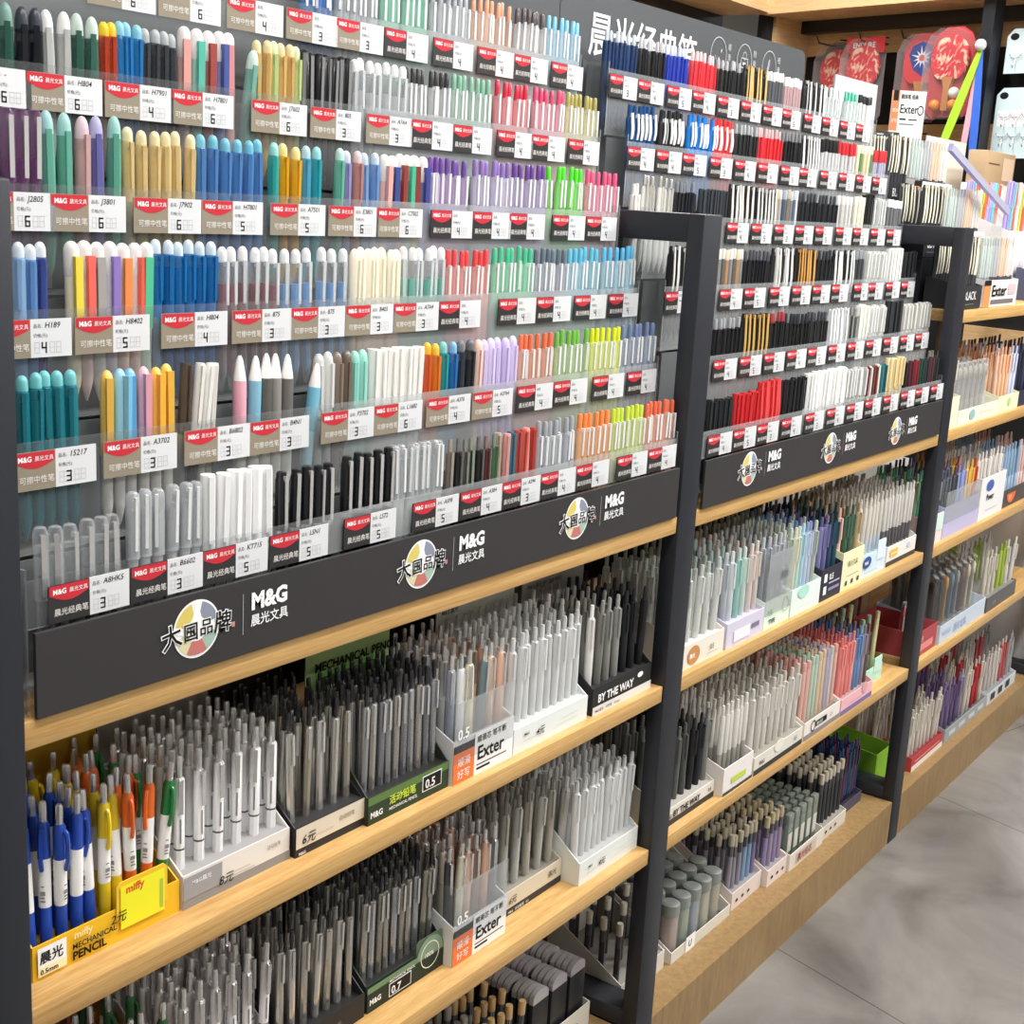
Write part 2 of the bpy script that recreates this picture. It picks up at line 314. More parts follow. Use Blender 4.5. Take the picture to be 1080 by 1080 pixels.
FB = [
 (1, 0.1015, 0.1881, 6, 'slimcap', [('', '#202327', '#191b1f')], 0.05, 'black capped pen by the post'),
 (1, 0.1913, 0.272, 6, 'slimcap', [('', '#c9262c', '#d42f34')], 0.052, 'red capped pen in front'),
 (1, 0.2754, 0.3577, 6, 'wavy', [('', '#cf2a30', '#e04a4c')], 0.066, 'taller red pen with red clip'),
 (1, 0.3613, 0.4568, 6, 'slimcap', [('', '#1c1e22', '#24262a')], 0.062, 'black capped pen beside the white caps'),
 (1, 0.4607, 0.6325, 9, 'bigcap', [('', '#f0f0ee', '#dcdddb')], 0.066, 'white pen with big white cap'),
 (1, 0.6369, 0.7319, 7, 'frostcap', [('', '#c2c2be', '#dad9d3')], 0.062, 'smoky clear capped pen'),
 (1, 0.7333, 0.8358, 7, 'slimcap', [('maroon', '#6e2a2e', '#5a2125'), ('white', '#e3e0dc', '#d2cfca'), ('brown', '#6c4a3c', '#573a2f'), ('dark red', '#7a2c30', '#652428'), ('ivory', '#e6e0d2', '#d6cfbe'), ('teal', '#2f7a80', '#25656a'), ('dark teal', '#2a6468', '#215256')], 0.06, '{c} slim pen in the mixed row'),
 (1, 0.8408, 0.9344, 5, 'slimcap', [('', '#e2cf9c', '#cfb87c')], 0.068, 'cream and gold slim pen'),
 (1, 0.9397, 1.2057, 9, 'slimcap', [('black', '#26272b', '#1f2024'), ('maroon', '#5e2a33', '#4c2029'), ('crimson', '#8c2c34', '#75242b'), ('dark green', '#234a40', '#1b3a32'), ('charcoal', '#33363a', '#292c30'), ('plum', '#5a3440', '#482933'), ('olive black', '#2e332c', '#252a24'), ('steel grey', '#4b4f55', '#3d4147'), ('pine green', '#29443c', '#203630')], 0.056, '{c} dark slim pen at the rack end'),
 (2, 0.1807, 0.2723, 6, 'gel', [('', '#17181c', '#b4b7bc')], 0.062, 'black pen with silver top'),
 (2, 0.2757, 0.3705, 6, 'wavy', [('', '#191918', '#caa25a')], 0.066, 'black pen with gold curved clip'),
 (2, 0.3723, 0.4451, 6, 'gel', [('', '#17191e', '#b4434c')], 0.064, 'black pen with red button'),
 (2, 0.4489, 0.5359, 7, 'gel', [('', '#1a1b1e', '#33363b')], 0.06, 'glossy black pen'),
 (2, 0.5379, 0.6217, 6, 'gel', [('', '#25262a', '#4a4d53')], 0.06, 'satin black pen'),
 (2, 0.6238, 0.7125, 5, 'wavy', [('', '#c9cccf', '#f0f0ee')], 0.064, 'clear pen with white curved clip'),
 (2, 0.7217, 0.7635, 3, 'slimclip', [('', '#4a4f50', '#c9c9c6')], 0.062, 'grey green click pen'),
 (2, 0.7683, 0.8065, 3, 'bigcap', [('', '#eeeee6', '#e2e2da')], 0.066, 'white capped pen'),
 (2, 0.8114, 0.9062, 6, 'frostcap', [('', '#cfd2cf', '#f2f2ee')], 0.064, 'clear pen with white cap'),
 (2, 0.9165, 0.9986, 5, 'bigcap', [('', '#2b2e32', '#1a1b1e')], 0.07, 'clear black pen with flat black cap'),
 (2, 1.0068, 1.1784, 8, 'frostcap', [('', '#d6d3cc', '#e3e0d8')], 0.062, 'pale clear capped pen'),
 (3, 0.0933, 0.1585, 4, 'wavy', [('', '#1c1d20', '#e9e8e4')], 0.066, 'black pen with white curved clip seen through the frame'),
 (3, 0.2563, 0.3441, 7, 'stick', [('grey', '#8b8c8d', '#d9d9d6'), ('dark grey', '#5c5d5f', '#cfcfcc'), ('bronze', '#b08b64', '#e0cfb4')], 0.062, '{c} slim straight pen'),
 (3, 0.3476, 0.4475, 7, 'gel', [('', '#1b1d22', '#5a5e66')], 0.06, 'black pen with dark clip'),
 (3, 0.4512, 0.5419, 5, 'wavy', [('black', '#26272a', '#dcdcd9'), ('white', '#e6e5e0', '#f4f4f0')], 0.066, '{c} pen with white curved clip'),
 (3, 0.5487, 0.6325, 6, 'wavy', [('', '#1f1e1d', '#d19a52')], 0.064, 'black pen with copper gold clip'),
 (3, 0.6325, 0.7197, 5, 'gel', [('', '#1f2125', '#3f4349')], 0.062, 'black pen with black clip'),
 (3, 0.7197, 0.8214, 6, 'wavy', [('', '#232427', '#e9e9e6')], 0.062, 'black pen with white striped clip'),
 (3, 0.8262, 0.8699, 3, 'stick', [('', '#3b4042', '#8a8f92')], 0.062, 'dark grey slim pen'),
 (3, 0.8748, 0.9922, 6, 'frostcap', [('', '#d3d6d0', '#e6e8e2')], 0.06, 'clear frosted capped pen'),
 (3, 0.9975, 1.0762, 4, 'bigcap', [('', '#ecece8', '#f4f4f0')], 0.066, 'solid white pen with white cap'),
 (3, 1.0845, 1.1584, 4, 'bigcap', [('', '#24262a', '#1b1c20')], 0.06, 'matt black pen with square cap'),
 (4, 0.0444, 0.0664, 2, 'gel', [('', '#ecebe6', '#f0efe9')], 0.05, 'short cream pen'),
 (4, 0.0692, 0.1672, 6, 'slimclip', [('', '#eeede6', '#f4f3ec')], 0.062, 'ivory pen behind the frame bar'),
 (4, 0.1702, 0.2411, 6, 'gel', [('', '#1d2026', '#8a8f98')], 0.058, 'black pen behind the frame bar'),
 (4, 0.2538, 0.3429, 7, 'slimcap', [('', '#3a3f45', '#2c3036')], 0.05, 'charcoal capped pen behind the frame bar'),
 (4, 0.3549, 0.4417, 6, 'wavy', [('', '#2b2325', '#e3e1dc')], 0.062, 'dark pen with white curved clip and maroon top'),
 (4, 0.4527, 0.534, 6, 'wavy', [('', '#1e1f21', '#d6d6d4')], 0.06, 'black pen with silver curved clip'),
 (4, 0.534, 0.6324, 7, 'stick', [('gold', '#b39a72', '#d3c19a'), ('silver', '#a9adb2', '#cfd2d6'), ('steel blue', '#56657a', '#a9b4c2'), ('bronze', '#8a7a66', '#c2b49c'), ('grey', '#7c8086', '#c2c5c9'), ('blue grey', '#5f6b7c', '#b4bcc8'), ('white', '#d9dbde', '#eee')], 0.06, '{c} slim metallic pen'),
 (4, 0.6324, 0.8078, 10, 'gel', [('', '#22262b', '#4a4f56')], 0.058, 'matt black pen'),
 (4, 0.8078, 0.8885, 4, 'stick', [('', '#d0cfcb', '#e6e5e1')], 0.06, 'pale grey slim pen'),
 (4, 0.8934, 0.948, 3, 'stick', [('', '#ece6d2', '#f2eedd')], 0.06, 'cream slim pen'),
 (4, 0.948, 0.9862, 2, 'bigcap', [('', '#1c1d20', '#2a2b2e')], 0.066, 'black capped pen'),
 (4, 0.9939, 1.068, 4, 'frostcap', [('', '#c9ccc9', '#dcdfdc')], 0.06, 'clear capped pen'),
 (4, 1.0734, 1.1622, 5, 'stick', [('', '#6c6f72', '#e3e3e1')], 0.06, 'grey pen with white top'),
 (5, 0.0899, 0.1667, 6, 'duo', [('', '#1f5086', '#eceff2')], 0.062, 'navy pen with white clip'),
 (5, 0.1785, 0.2577, 6, 'duo', [('', '#2a2a2c', '#ececec')], 0.062, 'black pen with white clip and gold tip'),
 (5, 0.2703, 0.3551, 6, 'duo', [('', '#1f7fd0', '#e3eef6')], 0.062, 'bright blue pen with white clip'),
 (5, 0.3551, 0.4312, 6, 'duo', [('', '#d93a3f', '#f6e3e3')], 0.062, 'red pen with white clip'),
 (5, 0.4365, 0.5246, 6, 'gel', [('', '#2b2d2f', '#bfc3c6')], 0.06, 'charcoal pen with silver button'),
 (5, 0.5265, 0.6203, 7, 'gel', [('', '#d8323c', '#e9c9ca')], 0.06, 'bright red pen with red clip'),
 (5, 0.6243, 0.7116, 6, 'gel', [('', '#202124', '#8f9296')], 0.06, 'plain black pen'),
 (5, 0.7116, 0.7949, 6, 'wavy', [('', '#2a2a2c', '#f0f0f0')], 0.06, 'black and white curved clip pen'),
 (5, 0.8039, 0.8875, 5, 'slimcapw', [('', '#d9dadb', '#232325')], 0.06, 'clear pen with black cap'),
 (5, 0.8875, 0.9754, 5, 'slimcapw', [('', '#dcdadb', '#d2303a')], 0.06, 'clear pen with red cap'),
 (5, 0.9804, 1.0681, 5, 'stick', [('cream', '#e6dcbc', '#efe8d2'), ('green', '#6a8a5a', '#c8d4b4'), ('buff', '#dcd0a8', '#efe8d2')], 0.06, '{c} slim pen'),
 (5, 1.0681, 1.1492, 5, 'slimcapw', [('', '#b8b6cc', '#cf3540')], 0.056, 'slim lilac pen with red cap'),
 (6, 0.0696, 0.1606, 6, 'gel', [('', '#1f3a66', '#dfe6ee')], 0.064, 'navy pen with white button'),
 (6, 0.1692, 0.2492, 6, 'gel', [('', '#1d1d20', '#d9d9dc')], 0.064, 'black pen with clear button beside the navy pens'),
 (6, 0.2553, 0.3309, 6, 'gel', [('', '#2a3fae', '#e3e6f2')], 0.064, 'royal blue pen with white button'),
 (6, 0.3342, 0.4247, 6, 'gel', [('', '#e03a46', '#f4dfe0')], 0.064, 'red pen with white button'),
 (6, 0.4281, 0.5268, 6, 'gel', [('', '#242527', '#cfcfd1')], 0.062, 'black pen with pearl button'),
 (6, 0.5287, 0.6166, 6, 'wavy', [('', '#1b1b1c', '#d8b677')], 0.062, 'black pen with gold clip'),
 (6, 0.6206, 0.6974, 6, 'stick', [('', '#5a5c60', '#cfd0d2')], 0.062, 'slim grey and silver pen'),
 (6, 0.7016, 0.7783, 6, 'stick', [('', '#b79a9c', '#dcdcdc')], 0.06, 'slim pinkish silver pen'),
 (6, 0.7826, 0.8911, 5, 'wavy', [('', '#26282b', '#e6e6e6')], 0.062, 'black pen with white clip'),
 (6, 0.8911, 0.9774, 5, 'click', [('', '#dfe6e8', '#cfd6d8')], 0.06, 'clear white click pen'),
 (6, 0.9872, 1.0578, 4, 'click', [('', '#dfeee8', '#5fc3a6')], 0.06, 'clear pen with teal button'),
 (6, 1.0682, 1.1422, 4, 'stick', [('', '#d9d9d9', '#303032')], 0.06, 'white slim pen with black top'),
]
TAGA = [
 (1, -1.0263, 'black', '3', 'A8HK5', '%s yuan tag under clear capped pen with long silver clip, %s-tier %s rack', 'both'),
 (1, -0.9432, 'black', '3', 'B6602', '%s yuan tag under clear capped pen with frosted cap, %s-tier %s rack', 'both'),
 (1, -0.8619, 'black', '5', 'KT715', '%s yuan tag under white pen with thick white cap, %s-tier %s rack', 'both'),
 (1, -0.7779, 'black', '5', 'LSN1', '%s yuan tag under glossy black pen with silver clip, %s-tier %s rack', 'both'),
 (1, -0.6728, 'black', '5', 'LS72', '%s yuan tag under glossy black pen with silver clip, %s-tier %s rack', 'both'),
 (1, -0.5637, 'black', '5', 'A5P8', '%s yuan tag under slim frosted clear capped pen, %s-tier %s rack', 'both'),
 (1, -0.4795, 'black', '4', 'A384', '%s yuan tag under retractable pen with dark body, %s-tier %s rack', 'both'),
 (1, -0.3995, 'black', '3', 'A394', '%s yuan tag under slim capped pen, %s-tier %s rack', 'both'),
 (1, -0.3191, 'black', '4', None, '%s yuan tag under clear grey click pen, %s-tier %s rack', 'both'),
 (1, -0.2392, 'black', '4', None, '%s yuan tag under orange tinted click pen, %s-tier %s rack', 'both'),
 (1, -0.138, 'black', '4', None, '%s yuan tag under lime tinted click pen, %s-tier %s rack', 'both'),
 (1, -0.0558, 'black', '4', None, '%s yuan tag under coral tinted click pen, %s-tier %s rack', 'both'),
 (2, -1.0274, 'beige', '3', '15217', '%s yuan tag under dark teal erasable pen, %s-tier %s rack', 'both'),
 (2, -0.9381, 'beige', '3', 'A3702', '%s yuan tag under round-headed pastel capped pen, %s-tier %s rack', 'both'),
 (2, -0.8476, 'beige', '3', 'B6802', '%s yuan tag under leaning capped pen, %s-tier %s rack', 'both'),
 (2, -0.7661, 'beige', '3', 'B4N1', '%s yuan tag under crayon-shaped pen with white cone top, %s-tier %s rack', 'both'),
 (2, -0.6666, 'beige', '3', 'P3702', '%s yuan tag under capped pen with rounded head, %s-tier %s rack', 'both'),
 (2, -0.5852, 'beige', '6', 'L1682', '%s yuan tag under ivory white pen with flat clip cap, %s-tier %s rack', 'both'),
 (2, -0.496, 'beige', '4', 'A376', '%s yuan tag under see-through erasable pen, %s-tier %s rack', 'both'),
 (2, -0.4108, 'beige', '5', 'A3764', '%s yuan tag under capped pen, %s-tier %s rack', 'both'),
 (2, -0.3208, 'black', '4', None, '%s yuan tag under salmon tinted click pen, %s-tier %s rack', 'both'),
 (2, -0.2411, 'black', '4', None, '%s yuan tag under green tinted click pen, %s-tier %s rack', 'both'),
 (2, -0.1471, 'black', '4', None, '%s yuan tag under fluorescent yellow click pen, %s-tier %s rack', 'both'),
 (2, -0.0581, 'black', '4', None, '%s yuan tag under navy tinted clear click pen, %s-tier %s rack', 'both'),
 (3, -1.0196, 'beige', '4', 'H189', '%s yuan tag under see-through erasable pen, %s-tier %s rack', 'both'),
 (3, -0.9346, 'beige', '5', 'H8402', '%s yuan tag under pen with frosted round head, %s-tier %s rack', 'both'),
 (3, -0.8396, 'beige', '4', 'H804', '%s yuan tag under bright blue erasable pen, %s-tier %s rack', 'both'),
 (3, -0.7521, 'beige', '3', '875', '%s yuan tag under clear erasable pen with maroon ink, %s-tier %s rack', 'both'),
 (3, -0.6718, 'beige', '3', '875', '%s yuan tag under clear erasable pen with light blue ink, %s-tier %s rack', 'both'),
 (3, -0.5893, 'beige', '3', 'B405', '%s yuan tag under capped pen with peach body, %s-tier %s rack', 'both'),
 (3, -0.5113, 'beige', '3', 'A7A4', '%s yuan tag under mint erasable pen with white head, %s-tier %s rack', 'both'),
 (3, -0.4302, 'black', '4', None, '%s yuan tag under red tinted click pen, %s-tier %s rack', 'both'),
 (3, -0.3121, 'black', '4', None, '%s yuan tag under mint green click pen, %s-tier %s rack', 'both'),
 (3, -0.2303, 'black', '4', None, '%s yuan tag under grey tinted click pen, %s-tier %s rack', 'both'),
 (3, -0.141, 'black', '4', None, '%s yuan tag under sky blue click pen, %s-tier %s rack', 'both'),
 (3, -0.0545, 'black', '4', None, '%s yuan tag under light blue click pen, %s-tier %s rack', 'both'),
 (4, -1.0041, 'beige', '6', 'J2805', '%s yuan tag under purple capped pen with silver clip, %s-tier %s rack', 'both'),
 (4, -0.9274, 'beige', '6', 'J3801', '%s yuan tag under tall curved see-through pen, %s-tier %s rack', 'both'),
 (4, -0.8368, 'beige', '6', 'J7902', '%s yuan tag under pale gold erasable pen, %s-tier %s rack', 'both'),
 (4, -0.7544, 'beige', '5', 'H7801', '%s yuan tag under blue erasable pen with aqua head, %s-tier %s rack', 'both'),
 (4, -0.6622, 'beige', '5', 'A7501', '%s yuan tag under bright see-through erasable pen, %s-tier %s rack', 'both'),
 (4, -0.5755, 'beige', '6', 'E3801', '%s yuan tag under pastel pen with shiny clip, %s-tier %s rack', 'both'),
 (4, -0.4976, 'beige', '6', 'C7502', '%s yuan tag under multicoloured clip pen, %s-tier %s rack', 'both'),
 (4, -0.4007, 'black', '4', None, '%s yuan tag under purple topped click pen, %s-tier %s rack', 'both'),
 (4, -0.3193, 'black', '4', None, '%s yuan tag under lavender click pen, %s-tier %s rack', 'both'),
 (4, -0.2426, 'black', '4', None, '%s yuan tag under violet click pen, %s-tier %s rack', 'both'),
 (4, -0.144, 'black', '4', None, '%s yuan tag under neon green click pen, %s-tier %s rack', 'both'),
 (4, -0.0605, 'black', '4', None, '%s yuan tag under pink click pen, %s-tier %s rack', 'both'),
 (5, -0.9957, 'beige', '6', '-', '%s yuan nearer tag under plump smooth pen, %s-tier %s rack', 'both'),
 (5, -0.9201, 'beige', '6', 'H804', '%s yuan farther tag under plump smooth pen, %s-tier %s rack', 'both'),
 (5, -0.8356, 'beige', '4', 'H7901', '%s yuan tag under bright blue see-through pen, %s-tier %s rack', 'both'),
 (5, -0.7575, 'beige', '6', 'H7801', '%s yuan tag under pen with broad coloured clip, %s-tier %s rack', 'both'),
 (5, -0.6511, 'beige', '6', 'J7602', '%s yuan tag under see-through erasable pen, %s-tier %s rack', 'both'),
 (5, -0.5638, 'beige', '3', '805', '%s yuan tag under black pen with silver tip, %s-tier %s rack', 'both'),
 (5, -0.4732, 'beige', '3', 'A7A4', '%s yuan tag under clear pen with white head, %s-tier %s rack', 'both'),
 (5, -0.3944, 'black', '4', None, '%s yuan tag under clear click pen with dark button, %s-tier %s rack', 'both'),
 (5, -0.3141, 'black', '4', None, '%s yuan tag under pale sage click pen, %s-tier %s rack', 'both'),
 (5, -0.2218, 'black', '4', None, '%s yuan tag under crimson topped click pen, %s-tier %s rack', 'both'),
 (5, -0.1443, 'black', '4', None, '%s yuan tag under rose topped click pen, %s-tier %s rack', 'both'),
 (5, -0.0555, 'black', '4', None, '%s yuan tag under olive topped click pen, %s-tier %s rack', 'both'),
 (6, -0.8227, 'beige', '6', None, '%s yuan nearer tag under deep blue click pen, %s-tier %s rack', 'both'),
 (6, -0.7379, 'beige', '6', None, '%s yuan farther tag under deep blue click pen, %s-tier %s rack', 'both'),
 (6, -0.6481, 'beige', '4', None, '%s yuan farthest tag under deep blue click pen, %s-tier %s rack', 'both'),
 (6, -0.5619, 'beige', '3', None, '%s yuan farthest tag under deep blue click pen, %s-tier %s rack', 'both'),
 (6, -0.483, 'beige', '3', None, '%s yuan tag under clear grey click pen, %s-tier %s rack', 'both'),
 (6, -0.3996, 'black', '4', None, '%s yuan tag under mint tinted click pen, %s-tier %s rack', 'both'),
 (6, -0.308, 'black', '4', None, '%s yuan tag under plain clear click pen, %s-tier %s rack', 'both'),
 (6, -0.2172, 'black', '4', None, '%s yuan tag under peach tinted click pen, %s-tier %s rack', 'both'),
 (6, -0.1374, 'black', '4', None, '%s yuan tag under clear click pen with brown button, %s-tier %s rack', 'both'),
 (6, -0.0474, 'black', '4', None, '%s yuan tag under ice blue click pen, %s-tier %s rack', 'both'),
]
TAGB = [
 (1, 0.1215, 'black', '4', None, '%s yuan tag under black capped pen, %s-tier %s rack', 'both'),
 (1, 0.2054, 'black', '5', None, '%s yuan tag under red capped pen in front, %s-tier %s rack', 'both'),
 (1, 0.2887, 'black', '3', None, '%s yuan tag under taller red pen with red clip, %s-tier %s rack', 'both'),
 (1, 0.38, 'black', '4', None, '%s yuan nearer tag under black capped pen, %s-tier %s rack', 'both'),
 (1, 0.4751, 'black', '3', None, '%s yuan farther tag under black capped pen, %s-tier %s rack', 'both'),
 (1, 0.567, 'black', '4', None, '%s yuan tag under white pen with big white cap, %s-tier %s rack', 'both'),
 (1, 0.6575, 'black', '5', None, '%s yuan tag under smoky clear capped pen, %s-tier %s rack', 'both'),
 (1, 0.7464, 'black', '4', None, '%s yuan tag under slim pen in the mixed row, %s-tier %s rack', 'both'),
 (1, 0.8405, 'black', '3', None, '%s yuan nearer tag under cream and gold slim pen, %s-tier %s rack', 'both'),
 (1, 0.9349, 'black', '4', None, '%s yuan farther tag under cream and gold slim pen, %s-tier %s rack', 'both'),
 (1, 1.0178, 'black', '5', None, '%s yuan nearer tag under dark slim pen, %s-tier %s rack', 'both'),
 (1, 1.1096, 'black', '4', None, '%s yuan farther tag under dark slim pen, %s-tier %s rack', 'both'),
 (2, 0.1987, 'black', '4', None, '%s yuan tag under black pen with silver top, %s-tier %s rack', 'both'),
 (2, 0.2888, 'black', '5', None, '%s yuan tag under black pen with gold curved clip, %s-tier %s rack', 'both'),
 (2, 0.378, 'black', '3', None, '%s yuan tag under black pen with red button, %s-tier %s rack', 'both'),
 (2, 0.4672, 'black', '4', None, '%s yuan tag under glossy black pen, %s-tier %s rack', 'both'),
 (2, 0.5539, 'black', '5', None, '%s yuan tag under satin black pen, %s-tier %s rack', 'both'),
 (2, 0.6438, 'black', '4', None, '%s yuan tag under clear pen with white curved clip, %s-tier %s rack', 'both'),
 (2, 0.7344, 'black', '3', None, '%s yuan tag under grey green click pen, %s-tier %s rack', 'both'),
 (2, 0.8247, 'black', '4', None, '%s yuan tag under clear pen with white cap, %s-tier %s rack', 'both'),
 (2, 0.917, 'black', '5', None, '%s yuan nearer tag under clear black pen with flat black cap, %s-tier %s rack', 'both'),
 (2, 1.0097, 'black', '4', None, '%s yuan farther tag under clear black pen with flat black cap, %s-tier %s rack', 'both'),
 (2, 1.0984, 'black', '3', None, '%s yuan tag under pale clear capped pen, %s-tier %s rack', 'both'),
 (3, 0.1047, 'black', '3', None, '%s yuan tag under black pen with white curved clip, %s-tier %s rack', 'both'),
 (3, 0.2799, 'black', '4', None, '%s yuan tag under slim straight pen, %s-tier %s rack', 'both'),
 (3, 0.3668, 'black', '5', None, '%s yuan tag under black pen with dark clip, %s-tier %s rack', 'both'),
 (3, 0.4635, 'black', '4', None, '%s yuan tag under pen with white curved clip, %s-tier %s rack', 'both'),
 (3, 0.5541, 'black', '3', None, '%s yuan tag under black pen with copper gold clip, %s-tier %s rack', 'both'),
 (3, 0.6423, 'black', '4', None, '%s yuan tag under black pen with black clip, %s-tier %s rack', 'both'),
 (3, 0.7286, 'black', '5', None, '%s yuan tag under black pen with white striped clip, %s-tier %s rack', 'both'),
 (3, 0.8367, 'black', '4', None, '%s yuan tag under dark grey slim pen, %s-tier %s rack', 'both'),
 (3, 0.9102, 'black', '3', None, '%s yuan tag under clear frosted capped pen, %s-tier %s rack', 'both'),
 (3, 1.0053, 'black', '4', None, '%s yuan tag under solid white pen with white cap, %s-tier %s rack', 'both'),
 (3, 1.0923, 'black', '4', None, '%s yuan tag under matt black pen with square cap, %s-tier %s rack', 'both'),
 (4, 0.3655, 'black', '4', None, '%s yuan tag under dark pen with white curved clip and maroon top, %s-tier %s rack', 'both'),
 (4, 0.4563, 'black', '5', None, '%s yuan tag under black pen with silver curved clip, %s-tier %s rack', 'both'),
 (4, 0.5468, 'black', '3', None, '%s yuan nearer tag under slim metallic pen, %s-tier %s rack', 'both'),
 (4, 0.6338, 'black', '4', None, '%s yuan farther tag under slim metallic pen, %s-tier %s rack', 'both'),
 (4, 0.7221, 'black', '5', None, '%s yuan tag under matt black pen, %s-tier %s rack', 'both'),
 (4, 0.8184, 'black', '4', None, '%s yuan tag under pale grey slim pen, %s-tier %s rack', 'both'),
 (4, 0.9063, 'black', '3', None, '%s yuan tag under cream slim pen, %s-tier %s rack', 'both'),
 (4, 0.9979, 'black', '4', None, '%s yuan tag under black capped pen, %s-tier %s rack', 'both'),
 (4, 1.0876, 'black', '5', None, '%s yuan tag under grey pen with white top, %s-tier %s rack', 'both'),
 (5, 0.1036, 'black', '4', None, '%s yuan tag under navy pen with white clip, %s-tier %s rack', 'both'),
 (5, 0.1896, 'black', '4', None, '%s yuan tag under black pen with white clip and gold tip, %s-tier %s rack', 'both'),
 (5, 0.2732, 'black', '5', None, '%s yuan tag under bright blue pen with white clip, %s-tier %s rack', 'both'),
 (5, 0.3657, 'black', '3', None, '%s yuan tag under red pen with white clip, %s-tier %s rack', 'both'),
 (5, 0.4552, 'black', '4', None, '%s yuan tag under charcoal pen with silver button, %s-tier %s rack', 'both'),
 (5, 0.5452, 'black', '4', None, '%s yuan tag under bright red pen with red clip, %s-tier %s rack', 'both'),
 (5, 0.6385, 'black', '5', None, '%s yuan tag under plain black pen, %s-tier %s rack', 'both'),
 (5, 0.7181, 'black', '4', None, '%s yuan tag under black and white curved clip pen, %s-tier %s rack', 'both'),
 (5, 0.8139, 'black', '4', None, '%s yuan tag under clear pen with black cap, %s-tier %s rack', 'both'),
 (5, 0.9054, 'black', '3', None, '%s yuan tag under clear pen with red cap, %s-tier %s rack', 'both'),
 (5, 0.9935, 'black', '4', None, '%s yuan tag under slim pen, %s-tier %s rack', 'both'),
 (5, 1.082, 'black', '5', None, '%s yuan tag under slim lilac pen with red cap, %s-tier %s rack', 'both'),
 (6, 0.1063, 'black', '3', None, '%s yuan tag under navy pen with white button, %s-tier %s rack', 'both'),
 (6, 0.1888, 'black', '4', None, '%s yuan tag under black pen with clear button, %s-tier %s rack', 'both'),
 (6, 0.28, 'black', '5', None, '%s yuan tag under royal blue pen with white button, %s-tier %s rack', 'both'),
 (6, 0.3642, 'black', '4', None, '%s yuan tag under red pen with white button, %s-tier %s rack', 'both'),
 (6, 0.4528, 'black', '3', None, '%s yuan tag under black pen with pearl button, %s-tier %s rack', 'both'),
 (6, 0.5407, 'black', '4', None, '%s yuan tag under black pen with gold clip, %s-tier %s rack', 'both'),
 (6, 0.6285, 'black', '4', None, '%s yuan tag under slim grey and silver pen, %s-tier %s rack', 'both'),
 (6, 0.7105, 'black', '5', None, '%s yuan tag under slim pinkish silver pen, %s-tier %s rack', 'both'),
 (6, 0.8073, 'black', '4', None, '%s yuan tag under black pen with white clip, %s-tier %s rack', 'both'),
 (6, 0.8937, 'black', '3', None, '%s yuan tag under clear white click pen, %s-tier %s rack', 'both'),
 (6, 0.9823, 'black', '4', None, '%s yuan tag under clear pen with teal button, %s-tier %s rack', 'both'),
 (6, 1.0652, 'black', '5', None, '%s yuan tag under white slim pen with black top, %s-tier %s rack', 'both'),
]
DIVA = {1: [-0.9774, -0.8882, -0.796, -0.7053, -0.6199, -0.531, -0.4321, -0.3487, -0.261, -0.1758, -0.0864], 2: [-0.9803, -0.8848, -0.8269, -0.7304, -0.7014, -0.6177, -0.5298, -0.4332, -0.3437, -0.2626, -0.1773, -0.094], 3: [-0.9807, -0.8781, -0.7983, -0.7141, -0.6088, -0.5223, -0.4405, -0.3518, -0.2571, -0.1814, -0.0967], 4: [-0.9649, -0.8766, -0.79, -0.6934, -0.6023, -0.517, -0.4325, -0.3469, -0.2582, -0.1775, -0.0871], 5: [-0.8703, -0.8502, -0.8217, -0.776, -0.6966, -0.6759, -0.605, -0.525, -0.429, -0.3423, -0.2509, -0.1681, -0.0861], 6: [-0.5106, -0.4334, -0.3406, -0.2551, -0.1635, -0.0817]}
DIVB = {1: [0.1897, 0.2737, 0.3595, 0.4587, 0.6347, 0.7326, 0.8383, 0.9371], 2: [0.274, 0.3714, 0.447, 0.5369, 0.6227, 0.7171, 0.7659, 0.8089, 0.9114, 1.0027], 3: [0.1645, 0.2503, 0.3458, 0.4493, 0.5453, 0.6325, 0.7197, 0.8238, 0.8724, 0.9949, 1.0803], 4: [0.0678, 0.1687, 0.2474, 0.3489, 0.4472, 0.534, 0.6324, 0.8078, 0.891, 0.948, 0.9901, 1.0707], 5: [0.1726, 0.264, 0.3551, 0.4339, 0.5256, 0.6223, 0.7116, 0.7994, 0.8875, 0.9779, 1.0681], 6: [0.1649, 0.2522, 0.3325, 0.4264, 0.5277, 0.6186, 0.6995, 0.7804, 0.8911, 0.9823, 1.063]}
EMA = [(-0.9163, 0.9943), (-0.5955, 0.995), (-0.2818, 0.9966)]
EMB = [(0.2174, 0.9977), (0.5424, 0.9937), (0.8694, 0.9902)]
CAM_LENS = 47.6737
CAM_M = [[0.582876, 0.150811, -0.798444, -1.717953], [-0.810664, 0.175048, -0.558733, -0.904613], [0.055503, 0.972941, 0.224288, 1.390156], [0.0, 0.0, 0.0, 1.0]]
LAMPS = [(-1.35, -0.75, 26), (0.0, -0.75, 26), (1.35, -0.75, 28), (1.9, -1.35, 58), (-0.9, -2.6, 28), (1.0, -2.6, 30), (4.6, -1.2, 45), (6.6, -1.2, 40), (1.6, 0.78, 34)]  # wall rack, deep-shop and rear-gap lamps added for brightness and floor reflections
LAMPN = ['over the near end of the aisle', 'over the middle of the aisle', 'over the far end of the aisle', 'added to brighten the wall rack', 'behind the viewer on the near side', 'behind the viewer on the far side', 'added beyond the wall rack for floor reflections', 'added deepest in the shop for floor reflections', 'added behind the racks to brighten the corner']
EXPO = -0.04
# ------------------------------------------------------------------ pens
def dome(r, z0, z1, n=4):
    return [(r * math.cos(math.pi / 2 * i / n), z0 + (z1 - z0) * math.sin(math.pi / 2 * i / n)) for i in range(1, n + 1)]

